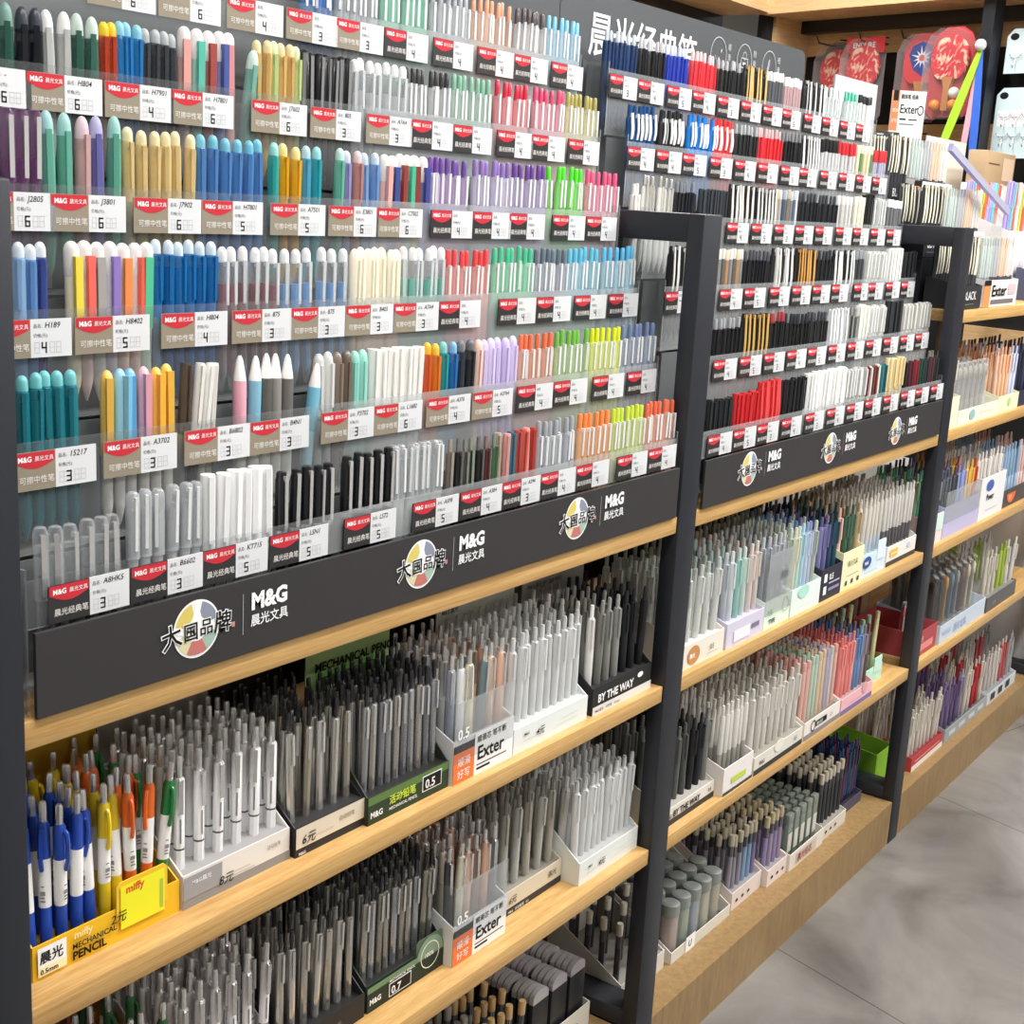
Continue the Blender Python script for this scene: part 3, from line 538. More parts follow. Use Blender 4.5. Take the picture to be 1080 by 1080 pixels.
def barrel(r, z1, tip=.0012):
    return [(tip * .5, 0), (tip, .0015), (r * .62, .010), (r * .92, .018), (r, .024), (r * .96, .034), (r, .048), (r, z1 - .004), (r * .86, z1)]

def clipbox(w, y, z0, z1, t=.0012, neck=.004, mat=None, taper=1.):
    m = MB()
    a, b = w / 2, w / 2 * taper
    m.add([(-b, -y, z0), (b, -y, z0), (b, -y + t, z0), (-b, -y + t, z0), (-a, -y - .0004, z1), (a, -y - .0004, z1), (a, -y + t, z1), (-a, -y + t, z1)],
          [(0, 3, 2, 1), (4, 5, 6, 7), (0, 1, 5, 4), (1, 2, 6, 5), (2, 3, 7, 6), (3, 0, 4, 7)], mat)
    if neck: m.box((-a * .8, -y + t, z1 - .005), (a * .8, -y + t + neck, z1), mat)
    m.add([(-b, -y + t, z0 + .004), (b, -y + t, z0 + .004), (0, -y + t + .0012, z0 + .002)], [(0, 1, 2)], mat)
    return m

def wavyclip(w, y, z0, z1, mat):
    m = MB(); n = 9; vs = []
    for i in range(n):
        u = i / (n - 1); z = z0 + (z1 - z0) * u
        yy = -y - .0016 * math.sin(u * math.pi) - .0005; ww = w * (.55 + .45 * math.sin(math.pi * (.15 + .75 * u)))
        off = .0007 * math.sin(u * 6.0)
        vs += [(off - ww / 2, yy, z), (off + ww / 2, yy, z), (off + ww / 2, yy + .0013, z), (off - ww / 2, yy + .0013, z)]
    fs = [(0, 3, 2, 1), (4 * n - 4, 4 * n - 3, 4 * n - 2, 4 * n - 1)]
    for i in range(n - 1):
        for j in range(4):
            k = (j + 1) % 4
            fs.append((4 * i + j, 4 * i + k, 4 * i + 4 + k, 4 * i + 4 + j))
    m.add(vs, fs, mat)
    m.box((-w * .3, -y + .0005, z1 - .006), (w * .3, -y + .004, z1 - .001), mat)
    return m

L = lambda prof, mat, seg=10: MB().lathe(prof, mat, seg)
# every kind: (root part = the barrel, [(part name, mesh, which colour)])
def kinds():
    K = {}
    def reg(k, root, rc, *parts):
        K[k] = (root.mesh('barrel_' + k), rc, [(n, m.mesh(n), c) for n, m, c in parts])
    clearb = lambda r=.0052, z=.122: L(barrel(r, z), T_CLEAR)
    refill = lambda z0=.012, z1=.116, r=.0021: L([(.0006, z0 - .008), (r, z0), (r, z1)], T_OPAQ, 6)
    reg('click', clearb(.0058), 1, ('push_button', L([(.0033, .119), (.0035, .124), (.0033, .140), (.0024, .142)], T_OPAQ), 2),
        ('clip', clipbox(.0030, .0078, .088, .124, mat=T_FROST), '#f2f4f5'), ('refill', refill(.012, .116, .0030), 1))
    reg('dome', L(barrel(.0062, .129), T_CLEAR), 1, ('eraser_tip', L([(.0050, .127), (.0052, .130), (.0051, .135)] + dome(.0051, .135, .142), T_FROST), 2),
        ('clip', clipbox(.0038, .0086, .086, .128, mat=T_CLEAR, taper=.8), 1), ('refill', refill(.02, .118, .0036), 1))
    reg('domeink', L(barrel(.0062, .129), T_CRYSTAL), '#eef1f3', ('eraser_tip', L([(.0050, .127), (.0052, .130), (.0051, .135)] + dome(.0051, .135, .142), T_FROST), 2),
        ('clip', clipbox(.0038, .0086, .086, .128, mat=T_CLEAR, taper=.8), '#e6e9ea'), ('refill', refill(.02, .106, .0050), 1))
    reg('clipcap', L(barrel(.0054, .126), T_CRYSTAL), 1, ('cap', L([(.0066, .080), (.0067, .082), (.0066, .136), (.0050, .141), (.0030, .142)], T_CRYSTAL), 1),
        ('clip', clipbox(.0042, .0082, .084, .136, t=.0008, mat=SILVER), None), ('refill', refill(.012, .100, .0028), 2))
    reg('frostcap', L(barrel(.0048, .126), T_GLASS), 1, ('cap', L([(.0064, .082), (.0064, .134), (.0056, .140), (.0036, .142)], T_GLASS), 2),
        ('clip', clipbox(.0028, .0076, .090, .138, mat=T_FROST), '#f1f3f3'), ('refill', refill(.012, .120, .0030), '#e6e8ea'))
    reg('bigcap', L(barrel(.0052, .128), T_FROST), 2, ('cap', L([(.0068, .070), (.0070, .072), (.0074, .138), (.0070, .142)], T_OPAQ), 1),
        ('clip', clipbox(.0050, .0098, .078, .141, t=.0018, mat=T_OPAQ), 1))
    reg('execcap', L(barrel(.0054, .128), T_OPAQ), 1, ('cap', L([(.0060, .078), (.0061, .080), (.0060, .134), (.0052, .136), (.0050, .141), (.0038, .142)], T_OPAQ), 1),
        ('clip', clipbox(.0038, .0085, .084, .138, t=.0008, mat=T_METAL), 2), ('cap_ring', L([(.0062, .078), (.0063, .079), (.0063, .082), (.0062, .083)], T_METAL), 2))
    reg('slimclip', L(barrel(.0048, .126), T_OPAQ), 1, ('push_button', L([(.0026, .124), (.0026, .140), (.0020, .142)], T_METAL), 2),
        ('clip', clipbox(.0032, .0074, .084, .128, mat=T_METAL), 2))
    reg('slimcap', L(barrel(.0044, .128), T_OPAQ), 2, ('cap', L([(.0050, .078), (.0052, .080), (.0050, .139), (.0044, .142)], T_OPAQ), 1),
        ('clip', clipbox(.0034, .0074, .086, .140, t=.0014, mat=T_OPAQ), 1))
    reg('slimcapw', L(barrel(.0044, .128), T_FROST), 1, ('cap', L([(.0048, .118), (.0050, .120), (.0048, .139), (.0042, .142)], T_OPAQ), 2))
    reg('roundcap', L(barrel(.0050, .126), T_OPAQ), 2, ('cap', L([(.0060, .074), (.0063, .076), (.0062, .131)] + dome(.0062, .131, .142), T_OPAQ), 1),
        ('clip', clipbox(.0038, .0080, .084, .130, t=.0016, mat=T_OPAQ), 1))
    reg('bentcap', L(barrel(.0052, .126), T_OPAQ), '#efe9e2', ('cap', L([(.0060, .066), (.0062, .070), (.0061, .130)] + dome(.0061, .130, .142), T_OPAQ), 1),
        ('clip', clipbox(.0062, .0108, .062, .136, t=.0042, mat=T_OPAQ, taper=.9), 2))
    reg('capsule', L(barrel(.0064, .122), T_FROST), 2, ('cap', L([(.0066, .112), (.0069, .116), (.0069, .133)] + dome(.0069, .133, .142), T_FROST), '#f2f0ee'),
        ('clip', clipbox(.0074, .0112, .064, .129, t=.0034, mat=T_OPAQ), 1))
    reg('fat', L([(.001, 0), (.0032, .006), (.0058, .026), (.0068, .060), (.0070, .100), (.0064, .122)], T_CLEAR), 1,
        ('cap', L([(.0064, .120), (.0062, .130)] + dome(.0060, .130, .142), T_FROST), 2), ('clip', clipbox(.0050, .0092, .070, .126, t=.0022, mat=T_CLEAR), 1),
        ('refill', refill(.02, .112, .0044), 1))
    reg('toon', L([(.001, 0), (.0050, .012), (.0066, .020), (.0066, .094)], T_OPAQ, 10), 2, ('colour_band', L([(.0067, .072), (.0068, .074), (.0068, .116), (.0066, .118)], T_OPAQ), 1), ('cap', L([(.0066, .116), (.0060, .122), (.0032, .138), (.0014, .142)], T_OPAQ), '#f4f2ee'))
    reg('gel', L(barrel(.0057, .126), T_OPAQ), 1, ('push_button', L([(.0030, .124), (.0032, .128), (.0030, .139), (.0022, .142)], T_FROST), 2),
        ('clip', clipbox(.0032, .0082, .082, .126, mat=T_OPAQ), 1))
    reg('wavy', L(barrel(.0055, .130), T_OPAQ), 1, ('clip', wavyclip(.0046, .0068, .062, .141, T_OPAQ), 2),
        ('push_button', L([(.0034, .128), (.0034, .138), (.0024, .142)], T_OPAQ), 1))
    reg('duo', L(barrel(.0056, .124), T_OPAQ), 1, ('clip', wavyclip(.0056, .0070, .092, .130, T_OPAQ), 2),
        ('push_button', L([(.0036, .122), (.0038, .128), (.0034, .142)], T_OPAQ), 1), ('metal_tip', L([(.0050, .052), (.0053, .053), (.0053, .074), (.0050, .075)], T_METAL), '#d8a94c'))
    reg('stick', L([(.001, 0), (.0036, .010), (.0048, .016), (.0048, .128)], T_OPAQ, 8), 1, ('end_cap', L([(.0050, .126), (.0050, .140), (.0042, .142)], T_OPAQ, 8), 2))
    # ---- pencils and pens standing in the shelf boxes
    reg('chunky', L([(.0012, 0), (.0026, .006), (.0054, .014), (.0060, .030), (.0058, .050)], T_OPAQ), 1,
        ('sleeve', L([(.0059, .050), (.0060, .052), (.0061, .094), (.0060, .096)], solid('white_pen_sleeve', '#f1f1ef', .35)).rect(-.0022, .056, .0024, .0572, ink('#77777a'), -.0063).rect(-.0022, .059, .0018, .0602, ink('#77777a'), -.0063).rect(-.0022, .062, .0024, .066, ink('#8a8a8d'), -.0063).rect(-.0016, .070, .0016, .071, ink('#77777a'), -.0063), None),
        ('upper_barrel', L([(.0060, .096), (.0061, .100), (.0058, .126), (.0040, .130)], T_OPAQ), 1),
        ('clip', MB().tube([(0, -.0058, .124), (0, -.0085, .122), (0, -.0098, .112), (0, -.0092, .096), (0, -.0070, .086), (0, -.0060, .088)], .0021, T_OPAQ), 1),
        ('push_button', L([(.0032, .129), (.0032, .146), (.0022, .149)], SILVER, 8), None))
    reg('metal', L([(.0008, 0), (.0014, .004), (.0038, .014), (.0047, .018), (.0047, .120), (.0038, .122)], T_METAL, 8), 1,
        ('clip', clipbox(.0030, .0072, .086, .121, t=.0008, mat=SILVER), None), ('push_button', L([(.0022, .120), (.0022, .128), (.0028, .130), (.0028, .143), (.002, .145)], DCHROME, 8), None))
    reg('whitepencil', L([(.0008, 0), (.0016, .004), (.0044, .014), (.0056, .018), (.0056, .120), (.0044, .122)], T_OPAQ, 8), 1,
        ('clip', clipbox(.0044, .0088, .086, .122, t=.0008, mat=SILVER), None), ('push_button', L([(.0032, .120), (.0032, .143), (.0024, .145)], SILVER, 8), None),
        ('printed_band', L([(.00562, .046), (.0057, .0465), (.0057, .0475), (.00562, .048)], solid('dark_band', '#55565a', .4), 8).rect(-.001, .054, .0008, .080, ink('#85868a'), -.0059), None))
    reg('frost', L([(.0012, 0), (.0030, .008), (.0056, .016), (.0060, .060), (.0060, .120), (.0050, .124)], T_FROST), 1,
        ('clip', clipbox(.0034, .0088, .082, .124, mat=T_FROST), 1), ('push_button', L([(.0032, .122), (.0034, .140), (.0026, .143)], T_FROST, 8), 2))
    reg('matt', L([(.0012, 0), (.0030, .008), (.0056, .016), (.0060, .060), (.0058, .120), (.0048, .124)], T_MATT), 1,
        ('clip', clipbox(.0036, .0086, .082, .124, mat=T_MATT), 1), ('push_button', L([(.0030, .122), (.0030, .140), (.0024, .143)], T_MATT, 8), 2))
    reg('chrome', L([(.0012, 0), (.0030, .008), (.0056, .016), (.0062, .060), (.0060, .120), (.0048, .124)], T_OPAQ), 1,
        ('clip', clipbox(.0036, .0088, .082, .124, t=.0008, mat=SILVER), None), ('push_button', L([(.0030, .122), (.0030, .140), (.0024, .143)], SILVER, 8), None))
    reg('capstick', L([(.0052, 0), (.0054, .002), (.0054, .108), (.0050, .110)], T_OPAQ), 1,
        ('cap', L([(.0052, .108), (.0058, .110), (.0058, .128), (.0052, .131)], T_OPAQ), 2), ('collar', L([(.0055, .088), (.0057, .089), (.0057, .110), (.0055, .111)], T_OPAQ, 8), '#4a474f'))
    reg('grip', L([(.0012, 0), (.0030, .008), (.0048, .016), (.0048, .056)], T_OPAQ, 8), 2,
        ('upper_barrel', L([(.0048, .056), (.0049, .058), (.0048, .122), (.0038, .125)], T_FROST, 8), 1), ('push_button', L([(.0030, .122), (.0030, .141), (.0024, .143)], T_FROST, 8), 1))
    return K
KINDS = kinds()
PROTO = {}
PEN_NAME = {'click': 'click_pen', 'dome': 'erasable_pen', 'domeink': 'erasable_pen', 'clipcap': 'clear_capped_pen', 'frostcap': 'clear_capped_pen', 'bigcap': 'flat_capped_pen', 'execcap': 'black_capped_pen',
            'slimclip': 'retractable_pen', 'slimcap': 'capped_pen', 'slimcapw': 'marker_pen', 'roundcap': 'capped_pen', 'bentcap': 'capped_pen', 'capsule': 'clip_pen', 'fat': 'gel_ink_pen',
            'toon': 'crayon_pen', 'gel': 'ballpoint_pen', 'wavy': 'curved_clip_pen', 'duo': 'ballpoint_pen', 'stick': 'slim_pen', 'chunky': 'chunky_pencil', 'metal': 'metal_pencil',
            'whitepencil': 'mechanical_pencil', 'frost': 'frosted_pen', 'matt': 'matt_pen', 'chrome': 'chrome_clip_pencil', 'capstick': 'capped_pencil', 'grip': 'grip_pen'}

def dark(h, f=.45):
    h = h.lstrip('#'); h = ''.join(c * 2 for c in h) if len(h) == 3 else h; return '#' + ''.join('%02x' % int(int(h[i:i + 2], 16) * f) for i in (0, 2, 4))

def pen(kind, c1, c2, loc, rz, lean, label, group, cat='pen', name=None):
    me, rc, parts = KINDS[kind]
    name = name or PEN_NAME[kind]
    col = lambda c: {1: c1, 2: c2, 3: dark(c2 if c2 else c1, .8)}.get(c, c)
    key = (kind, name)
    if key not in PROTO:
        r = link(name, me); kids = [link(n, m, r) for n, m, c in parts]; PROTO[key] = (r, kids); new = r, kids
    else:
        src, sk = PROTO[key]
        r = src.copy(); COL.objects.link(r); kids = []
        for k in sk:
            q = k.copy(); COL.objects.link(q); q.parent = r; kids.append(q)
    r.location = loc; r.rotation_euler = (lean[0], lean[1], rz)
    r.color = lin(col(rc))
    for q, (n, m, c) in zip(kids, parts):
        if c is not None: q.color = lin(col(c))
    r['label'] = label; r['category'] = cat; r['group'] = group
    return r
# ------------------------------------------------------------------ room
structure('floor', MB().box((-4, -5, -.05), (10, 4, 0), None))
fl = D.objects['floor']
def floor_mat():
    m, nt, b, o = nodes('grey_stone_tile')
    tc = nt.nodes.new('ShaderNodeTexCoord'); mp = nt.nodes.new('ShaderNodeMapping')
    mp.inputs['Rotation'].default_value = (0, 0, R(16)); mp.inputs['Location'].default_value = (.36, .33, 0)
    nt.links.new(tc.outputs['Object'], mp.inputs[0])
    n = nt.nodes.new('ShaderNodeTexNoise'); n.inputs['Scale'].default_value = 3.2; n.inputs['Detail'].default_value = 7; n.inputs['Distortion'].default_value = .8
    nt.links.new(mp.outputs[0], n.inputs[0])
    cr = nt.nodes.new('ShaderNodeValToRGB'); cr.color_ramp.elements[0].position = .3; cr.color_ramp.elements[0].color = lin('#5e5b57')
    cr.color_ramp.elements[1].position = .72; cr.color_ramp.elements[1].color = lin('#8e8b87')
    nt.links.new(n.outputs[0], cr.inputs[0])
    bt = nt.nodes.new('ShaderNodeTexBrick'); bt.offset = 0; bt.inputs['Scale'].default_value = 1.0
    bt.inputs['Brick Width'].default_value = .9; bt.inputs['Row Height'].default_value = .9; bt.inputs['Mortar Size'].default_value = .0014
    bt.inputs['Color1'].default_value = bt.inputs['Color2'].default_value = (1, 1, 1, 1); bt.inputs['Mortar'].default_value = (.45, .43, .42, 1)
    nt.links.new(mp.outputs[0], bt.inputs[0])
    mx = nt.nodes.new('ShaderNodeMix'); mx.data_type = 'RGBA'; mx.blend_type = 'MULTIPLY'; mx.inputs[0].default_value = 1
    nt.links.new(cr.outputs[0], mx.inputs[6]); nt.links.new(bt.outputs[0], mx.inputs[7]); nt.links.new(mx.outputs[2], b.inputs['Base Color'])
    nr = nt.nodes.new('ShaderNodeMapRange'); nr.inputs[3].default_value = .08; nr.inputs[4].default_value = .24; nt.links.new(n.outputs[0], nr.inputs[0]); nt.links.new(nr.outputs[0], b.inputs['Roughness'])
    return m
fl.data.materials.clear(); fl.data.materials.append(floor_mat())
WALLM = solid('painted_wall', '#dcdad5', .8)
structure('ceiling', MB().box((-4, -5, 2.85), (10, 4, 2.9), solid('white_ceiling', '#e9e9e7', .9)))
structure('wall_back', MB().box((-4, 4, 0), (10, 4.1, 2.85), WALLM))
structure('wall_front', MB().box((-4, -5.1, 0), (10, -5, 2.85), WALLM))
structure('wall_right', MB().box((10, -5, 0), (10.1, 4, 2.85), WALLM))
structure('wall_left', MB().box((-4.1, -5, 0), (-4, 4, 2.85), WALLM))

# ------------------------------------------------------------------ gondola frame and shelves
PW = .0547; XP = [-1.15, 0., 1.15, 2.30]
def part(name, mb, root, smooth=False, label=None, color=None):
    o = link(name, mb.mesh(name, smooth), root, color=color)
    o.location = -root.location
    if label: o['label'] = label
    return o

FRAME_AT = ['at the near end of the shelving', 'between the near and middle bays', 'between the middle and far bays', 'at the far end of the shelving']
for x, w in zip(XP, FRAME_AT):
    r = thing('shelf_frame', 'black square tube upright frame ' + w, 'shelf frame', 'black upright frames of the shelving'); r.location = (x, .2, 0)
    part('front_post', MB().bevbox((x, 0, 0), (x + PW, .027, 1.385), BLACKP, .0025), r, True)
    part('rear_post', MB().bevbox((x, .413, 0), (x + PW, .44, 1.385), BLACKP, .0025), r, True)
    part('top_bar', MB().bevbox((x, .026, 1.345), (x + PW, .414, 1.385), BLACKP, .0025), r, True)
    part('bottom_bar', MB().bevbox((x, .026, .105), (x + PW, .414, .135), BLACKP, .0025), r, True)

BAYS = [('near bay', XP[0] + PW, 0.), ('middle bay', PW, 1.15), ('far bay', 1.15 + PW, 2.30)]
SM, S2, S3, S0, SU = .9535, .6916, .4245, .1040, 1.2120
LEVELS = [(SM, 'display shelf at waist height'), (S2, 'second shelf from the top of the pencil boxes'), (S3, 'lowest shelf above the plinth')]
for bn, x0, x1 in BAYS:
    lv = [(SM, 'thick wooden shelf at waist height in the %s'), (S2, 'wooden shelf holding upper pen boxes in the %s'), (S3, 'wooden shelf holding lower pen boxes in the %s')]
    if bn == 'far bay': lv = [(SU, 'topmost wooden shelf in the %s')] + lv
    for z, lab in lv:
        o = link('wooden_shelf', MB().bevbox((x0 + .0006, .003, z - .025), (x1 - .0006, .40, z), WOOD, .0012).mesh('wooden_shelf'))
        thing(o, lab % bn, 'shelf', 'oak laminate shelves')
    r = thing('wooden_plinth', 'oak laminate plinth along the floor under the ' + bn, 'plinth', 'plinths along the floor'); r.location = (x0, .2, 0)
    part('front_board', MB().box((x0 + .0006, .002, 0), (x1 - .0006, .020, .104), WOOD_DIM), r)
    part('top_board', MB().box((x0 + .0006, .020, .086), (x1 - .0006, .40, .104), WOOD_DIM), r)
    if bn != 'far bay':
        o = link('back_panel', MB().box((x0, .441, .0), (x1, .449, 1.0), DARK).mesh('back_panel', False)); thing(o, 'dark back panel closing the ' + bn, 'panel')

# ------------------------------------------------------------------ pen display racks
Yk = lambda k: .0085 + .0412 * (k - 1)
Zk = lambda k: 1.030 + .1035 * (k - 1)
TIER = {1: 'lowest tier', 2: 'second tier up', 3: 'third tier up', 4: 'fourth tier up', 5: 'fifth tier up', 6: 'top tier'}
W_, K_ = ink('#f2f2f2'), ink('#1a1a1a')
def bridge(m, cx, cz):
    """round quality emblem, vertical rule and brand lettering"""
    e = MB()
    e.disc(cx, cz, .0275, .0275, ink('#efefef'), -.0004, 40)
    for a0, a1, c in ((.05, .5, '#9db7a6'), (.5, .95, '#7f8698'), (1.05, 1.45, '#d9c66c'), (1.55, 1.95, '#c56a66')):
        pass
    for mid, c, r in ((.75, '#d8c468', .0255), (.25, '#8b91a2', .0255), (-.25, '#9fb9a8', .0255), (-.75, '#d7cfa6', .0255), (-.5, '#efefef', .001)):
        e.disc(cx, cz, r, r, ink(c), -.0006 if mid != -.5 else -.0007, 10, math.pi * (mid - .17), math.pi * (mid + .17))
    s = .0265
    e.add([(cx + q * math.cos(math.pi / 2 * i / 2 + math.pi / 2), -.0008, cz + q * math.sin(math.pi / 2 * i / 2 + math.pi / 2)) for i in range(8) for q in ((s if i % 2 == 0 else .0095),)], [tuple(range(8))], ink('#f4f4f2'))
    e.disc(cx, cz, .0245, .0245, ink('#c0746e'), -.0009, 14, math.pi * -.66, math.pi * -.34); e.disc(cx, cz, .0115, .0115, ink('#f1f1ef'), -.00095, 20)
    for i, (ch, dx, dz, sz, rt) in enumerate((('大', -.0400, -.0120, .0235, .15), ('国', -.0165, -.0085, .0185, .03), ('品', .0025, -.0065, .0170, 0), ('牌', .0200, -.0070, .0215, -.05))):
        e.text(ch, cx + dx, cz + dz, sz, W_, .055, -.0010, rot=rt)
        e.text(ch, cx + dx, cz + dz, sz, K_, .012, -.0013, rot=rt)
    e.rect(cx + .0425, cz - .008, cx + .0460, cz - .003, ink('#c9857c'), -.0010)
    return e
def brandtext(cx, cz):
    b = MB()
    b.rect(cx + .0565, cz - .019, cx + .0571, cz + .021, ink('#bcbcbc'), -.0006)
    b.text('M&G', cx + .067, cz + .0035, .0225, W_, .045, -.0006)
    b.text('晨光文具', cx + .0665, cz - .0125, .0125, W_, .012, -.0006)
    return b

SEG = {'0': 'abcdef', '3': 'abcdg', '4': 'bcfg', '5': 'acdfg', '6': 'acdefg', '8': 'abcdefg', '9': 'abcdfg'}
def seg7(m, d, x, z, w, h, t, mat, y):
    q = {'a': (x, z + h - t, x + w, z + h), 'd': (x, z, x + w, z + t), 'g': (x, z + h / 2 - t / 2, x + w, z + h / 2 + t / 2),
         'b': (x + w - t, z + h / 2, x + w, z + h), 'c': (x + w - t, z, x + w, z + h / 2), 'e': (x, z, x + t, z + h / 2), 'f': (x, z + h / 2, x + t, z + h)}
    for s in SEG[d]: m.rect(q[s][0], q[s][1], q[s][2], q[s][3], mat, y)

_TAG = {}
def tag_mesh(kind, txt=None):
    k = (kind, txt)
    if k in _TAG: return _TAG[k]
    m = MB()
    if kind in ('beige', 'black'):
        bg = solid('tag_beige', '#8f8573', .45) if kind == 'beige' else solid('tag_black', '#2b292b', .45)
        m.box((-.0405, -.001, 0), (0, 0, .0325), bg)
        red = ink('#c4303c')
        pts = [(-.0395, .0320), (-.0395, .0240)] + [(-.0395 + .0385 * i / 12, .0240 - .0058 * math.sin(math.pi * i / 12)) for i in range(1, 12)] + [(-.001, .0240), (-.001, .0320)]
        m.add([(x, -.0012, z) for x, z in pts], [tuple(range(len(pts)))], red)
        m.text('M&G', -.0365, .0245, .0062, W_, .03, -.0014); m.text('晨光文具', -.0205, .0247, .0046, W_, .0, -.0014)
        m.text('可擦中性笔' if kind == 'beige' else '晨光经典笔', -.0355, .0065, .0068, ink('#e3e0da'), .004, -.0014)
    else:
        m.box((0, -.001, 0), (.041, 0, .0325), solid('tag_white', '#d9dbdd', .4))
        gr = ink('#4a4a4e'); gh = ink('#c3c4c8')
        m.text('品名:', .0025, .0252, .0040, gr, .0, -.0012); m.text('价格(元):', .0025, .0172, .0038, gr, .0, -.0012)
        seg7(m, kind, .0105, .0035, .0052, .0095, .0013, K_, -.0013)
        for x in (.0035, .0185, .0250): seg7(m, '8', x, .0035, .0050, .0095, .0005, gh, -.0012)
        if txt: m.text(txt, .0135, .0248, .0070, K_, .008, -.0012, shear=.2)
    _TAG[k] = m.mesh('brand_panel' if kind in ('beige', 'black') else 'price_card', False)
    return _TAG[k]

def tier_tags(rack, tags):
    used = {}
    for k, xm, style, price, hand, under, half in tags:
        r = link('price_tag', None); r.location = (xm, Yk(k) - .0012, Zk(k))
        if half != 'card': link('brand_panel', tag_mesh(style), r)
        link('price_card', tag_mesh(price, hand), r)
        lab = under % (price, TIER[k].split()[0], rack)
        thing(r, lab, 'price tag', 'price tags of the %s rack' % rack)

def make_rack(which, x0, x1, facings, tags, emblems, hx0, hx1, divs):
    r = thing('pen_display_rack', 'clear stepped pen rack with black fascia in the %s bay' % ('near' if which == 'near' else 'middle'), 'display rack'); r.location = (x0, .0, SM)
    f = part('fascia', MB().bevbox((x0, -.001, SM + .0012), (x1, .003, 1.0285), FASCIA, .0006), r, label='matt black fascia with white brand lettering')
    for cx, cz in emblems:
        link('emblem', bridge(None, cx, cz).mesh('emblem', False), f, loc=(0, -.0012, 0)); link('brand_lettering', brandtext(cx, cz).mesh('brand_lettering', False), f, loc=(0, -.0012, 0))
    for k in range(1, 7):
        y, z = Yk(k), Zk(k)
        part('tier_front', MB().box((x0, y, z - (.055 if k > 1 else .001)), (x1, y + .0018, z + .040), ACRYL), r)
        part('tier_floor', MB().box((x0, y + .002, z - .056), (x1, y + .0405, z - .0535), ACRYL), r)
        part('tier_back', MB().box((x0, y + .0385, z - .054), (x1, y + .0402, z + .045), RACKBACK), r)
        for dx in divs[k]:
            part('divider', MB().box((dx - .0005, y + .002, z - .05), (dx + .0005, y + .038, z + .028), ACRYL), r)
    pts = []
    for k in range(1, 7): pts += [(Yk(k), Zk(k) - (.075 if k == 1 else .056)), (Yk(k), Zk(k) + .050)]
    pts += [(.262, Zk(6) + .05), (.262, SM + .001)]
    for x in (x0 - .0022, x1 + .0002):
        n = len(pts); m = MB(); m.add([(x, y, z) for y, z in pts] + [(x + .002, y, z) for y, z in pts],
            [tuple(range(n)), tuple(range(2 * n - 1, n - 1, -1))] + [(i, (i + 1) % n, (i + 1) % n + n, i + n) for i in range(n)], ACRYL)
        part('side_panel', m, r)
    part('back_panel', MB().box((x0, .2625, SM + .001), (x1, .266, 1.60), RACKBACK), r)
    h = MB(); c = .02
    out = [(hx0, 1.52), (hx1, 1.52), (hx1, 1.703 - c), (hx1 - c * .3, 1.703 - c * .3), (hx1 - c, 1.703), (hx0, 1.703)] if which != 'near' else [(hx0, 1.52), (hx1, 1.52), (hx1, 1.73), (hx0, 1.73)]
    h.poly(out, HEADER, Matrix.Translation((0, .267, 0)), .005)
    hb = part('header_board', h, r, label='dark grey header board')
    if which != 'near':
        t = MB(); t.text('晨光经典笔', .084, 1.616, .0685, W_, .010, 0)
        link('header_lettering', t.mesh('header_lettering', False), hb, loc=(0, .2662, 0))
        for i, (cx, words_) in enumerate(((.503, '顺滑'), (.604, '耐用'), (.707, '经典'))):
            c_ = MB(); g = ink('#c9cbcd'); cz = 1.656
            c_.ring(cx, cz, .0285, .0298, g, 0)
            if i == 0:
                c_.tube([(cx - .013, 0, cz - .002), (cx - .006, 0, cz - .012), (cx + .002, 0, cz - .004), (cx + .006, 0, cz - .013)], .0009, g, 4)
                c_.tube([(cx + .008, 0, cz + .004), (cx + .010, 0, cz + .010)], .0012, g, 4)
            elif i == 1:
                c_.ring(cx, cz + .009, .006, .0072, g, 0, 20); c_.rect(cx - .014, cz - .012, cx + .014, cz - .0105, g, 0); c_.rect(cx - .014, cz + .004, cx + .014, cz + .0055, g, 0)
                c_.rect(cx - .014, cz - .012, cx - .0125, cz + .0055, g, 0); c_.rect(cx + .0125, cz - .012, cx + .014, cz + .0055, g, 0); c_.rect(cx - .006, cz - .007, cx + .006, cz - .002, g, 0)
            else:
                c_.tube([(cx - .010, 0, cz - .014), (cx - .004, 0, cz + .010), (cx, 0, cz + .014), (cx, 0, cz + .008), (cx - .007, 0, cz - .016), (cx - .010, 0, cz - .014)], .0008, g, 4)
                c_.tube([(cx + .003, 0, cz - .012), (cx + .010, 0, cz - .006), (cx + .014, 0, cz - .010)], .0008, g, 4)
            for j, ch in enumerate(words_): c_.text(ch, cx + .034, cz + .012 - j * .017, .0125, g, .0, 0)
            link('header_icon', c_.mesh('header_icon', False), hb, loc=(0, .2655, 0))
    tier_tags(which, tags)
    for k, xa, xb, n, kind, cols, vis, desc in facings:
        grp = '%s row, %s rack, %s' % (desc.replace('{c} ', ''), which, TIER[k])
        for i in range(n):
            cn, c1, c2 = cols[i % len(cols)]
            x = xa + (xb - xa) * (i + .5) / n + RND.uniform(-.0004, .0004)
            lean = (RND.gauss(0, .005), RND.gauss(0, .012))
            if 'lean' in desc: lean = (0, .09 + RND.uniform(-.03, .03))
            v = vis + RND.uniform(-.0015, .0015)
            pen(kind, c1, c2, (x, Yk(k) + .0155 + RND.uniform(-.0006, .0006), Zk(k) + .0325 + v - .142), RND.gauss(-.2, .22), lean,
                '%s, %s rack, %s' % (desc.replace('{c}', cn), which, TIER[k]), grp)

make_rack('near', -1.085, -.012, FA, TAGA, EMA, -1.10, .004, DIVA)
make_rack('far', .068, 1.138, FB, TAGB, EMB, .006, .868, DIVB)
